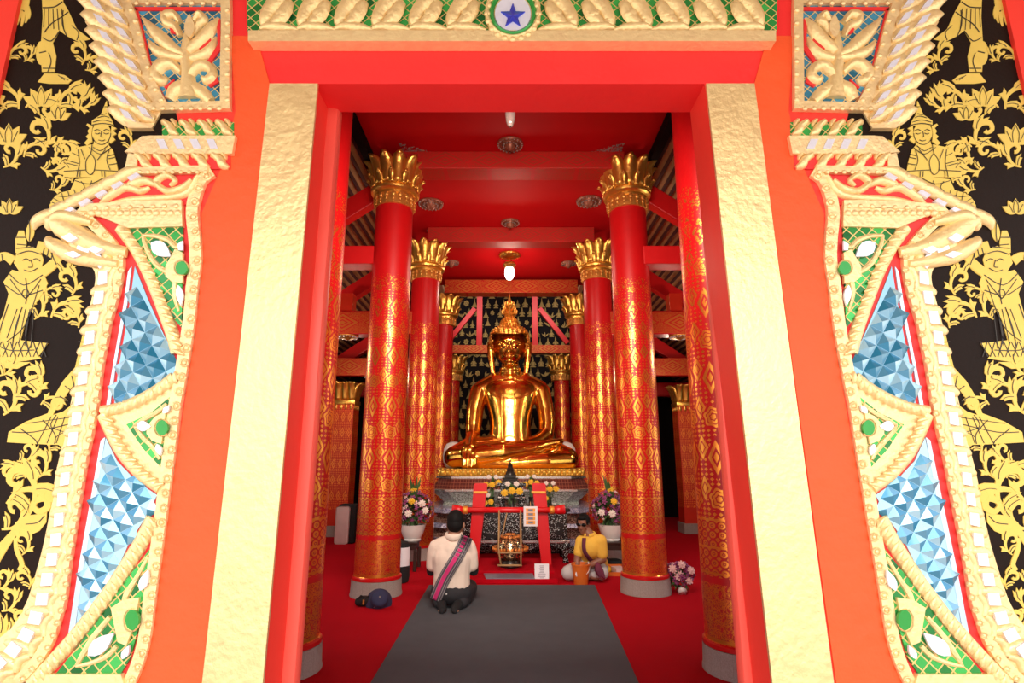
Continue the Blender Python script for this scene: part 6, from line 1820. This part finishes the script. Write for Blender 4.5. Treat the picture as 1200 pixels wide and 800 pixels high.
chain(bm, [(knR, .080), (anR+(knR-anR)*.15, .058)]); chain(bm, [(knL, .080), (anL+(knL-anL)*.15, .058)])
t2 = remesh('trousers', bm, M['grey_cloth'], .008, man2, 3)
for o in (t2, b2):
    for v in o.data.vertices: v.co.z = max(v.co.z, .003)
T2 = tree_of(sh2)
cl = catmull([(684.5, 630), (684, 640), (686, 648), (692, 656), (698, 660)], 5)
rows = []
for i, (x, y) in enumerate(cl):
    a = cl[max(0, i-1)]; b = cl[min(len(cl)-1, i+1)]; dx, dy = b[0]-a[0], b[1]-a[1]; L = math.hypot(dx, dy); nx, ny = -dy/L, dx/L
    rows.append([(x-nx*w_*2.3, y-ny*w_*2.3, 6.85) for w_ in (1, 0, -1)])
surf_strip('maroon_sash', T2, rows, M['maroon_cloth'], man2, .006, .006)
bm = B()
a = p_(700, 661, 6.86)
chain(bm, [(a, .03), (a+Vector((-.0, -.02, -.06)), .038), (a+Vector((.02, -.03, -.12)), .022)]); chain(bm, [(a, .03), (a+Vector((.04, -.01, -.07)), .032), (a+Vector((.07, -.02, -.14)), .018)])
remesh('sash_tail', bm, M['maroon_cloth'], .008, man2, 2)
bm = B(); w0 = p_(690.5, 661.5, 6.87); tube(bm, [w0+Vector((.001, .03*math.cos(t), .03*math.sin(t)))+Vector((-.012, 0, 0)) for t in [2*PI*i/14 for i in range(15)]], .006, 6); obj('wristwatch', bm, M['white'], man2, True)
# ------------------------------------------------------------------ daylight, pendant lamp, added fill lights, camera
w = bpy.data.worlds.new('World'); SC.world = w; w.use_nodes = True
nt = w.node_tree; bg = nt.nodes['Background']
x, y, z = coords(nt, 'Generated')
up = z.max(0).min(1); dn = (z*-1.0).max(0).min(1)
sky = mixc(nt, up, (1.0, .97, .92), (.55, .72, 1.0))
c = mixc(nt, z.lt(0), sky, (.80, .72, .62))
nt.links.new(c.k, bg.inputs['Color']); bg.inputs['Strength'].default_value = 2.5
def area(name, loc, to, size, sy, e, col=(1, .9, .78), spread=PI):
    l = bpy.data.lights.new(name, 'AREA'); l.shape = 'RECTANGLE'; l.size = size; l.size_y = sy; l.energy = e; l.color = col; l.spread = spread
    o = bpy.data.objects.new(name, l); link(o); o.location = loc
    o.rotation_euler = (Vector(to)-Vector(loc)).to_track_quat('-Z', 'Y').to_euler(); return o
def point(name, loc, r, e, col=(1, .86, .68)):
    l = bpy.data.lights.new(name, 'POINT'); l.shadow_soft_size = r; l.energy = e; l.color = col
    o = bpy.data.objects.new(name, l); link(o); o.location = loc; return o
area('hall_fill', (0, 2.7, 3.75), (0, 9, 1.6), 1.6, .35, 85, (1, .88, .74), 1.75)  # unseen fill added above the door to brighten the hall
point('pendant_and_fill_light', (at(597, 330, 9.75).x, 9.75, 4.6), .09, 28)
point('pendant_and_fill_light', (0, 7.4, 4.2), .15, 16)  # added fill in mid nave, no lamp hangs at this spot
for s in (-1, 1):  # unseen fill lights added to brighten both aisles
    point('aisle_fill', (s*3.4, 6.9, 2.9), .12, 60)
    point('aisle_fill', (s*3.0, 9.9, 3.0), .10, 22)
sl_ = bpy.data.lights.new('sun', 'SUN'); sl_.energy = 2.2; sl_.angle = math.radians(34); sl_.color = (1, .93, .80)
so_ = bpy.data.objects.new('sun', sl_); link(so_); so_.location = (1, -8, 6); so_.rotation_euler = (Vector((-.06, 1, -.52))).to_track_quat('-Z', 'Y').to_euler()
cam = bpy.data.cameras.new('Camera'); co = bpy.data.objects.new('Camera', cam); link(co)
co.location = (0, 0, EYE); co.rotation_euler = (PI/2+TH, 0, 0)
cam.sensor_fit = 'HORIZONTAL'; cam.sensor_width = 36; cam.lens = F*36/1200; cam.shift_x = (600-CX)/1200; cam.clip_start = .02
SC.camera = co
SC.view_settings.view_transform = 'Standard'; SC.view_settings.look = 'None'
SC.view_settings.gamma = 1; SC.view_settings.use_curve_mapping = False
SC.view_settings.exposure = 0
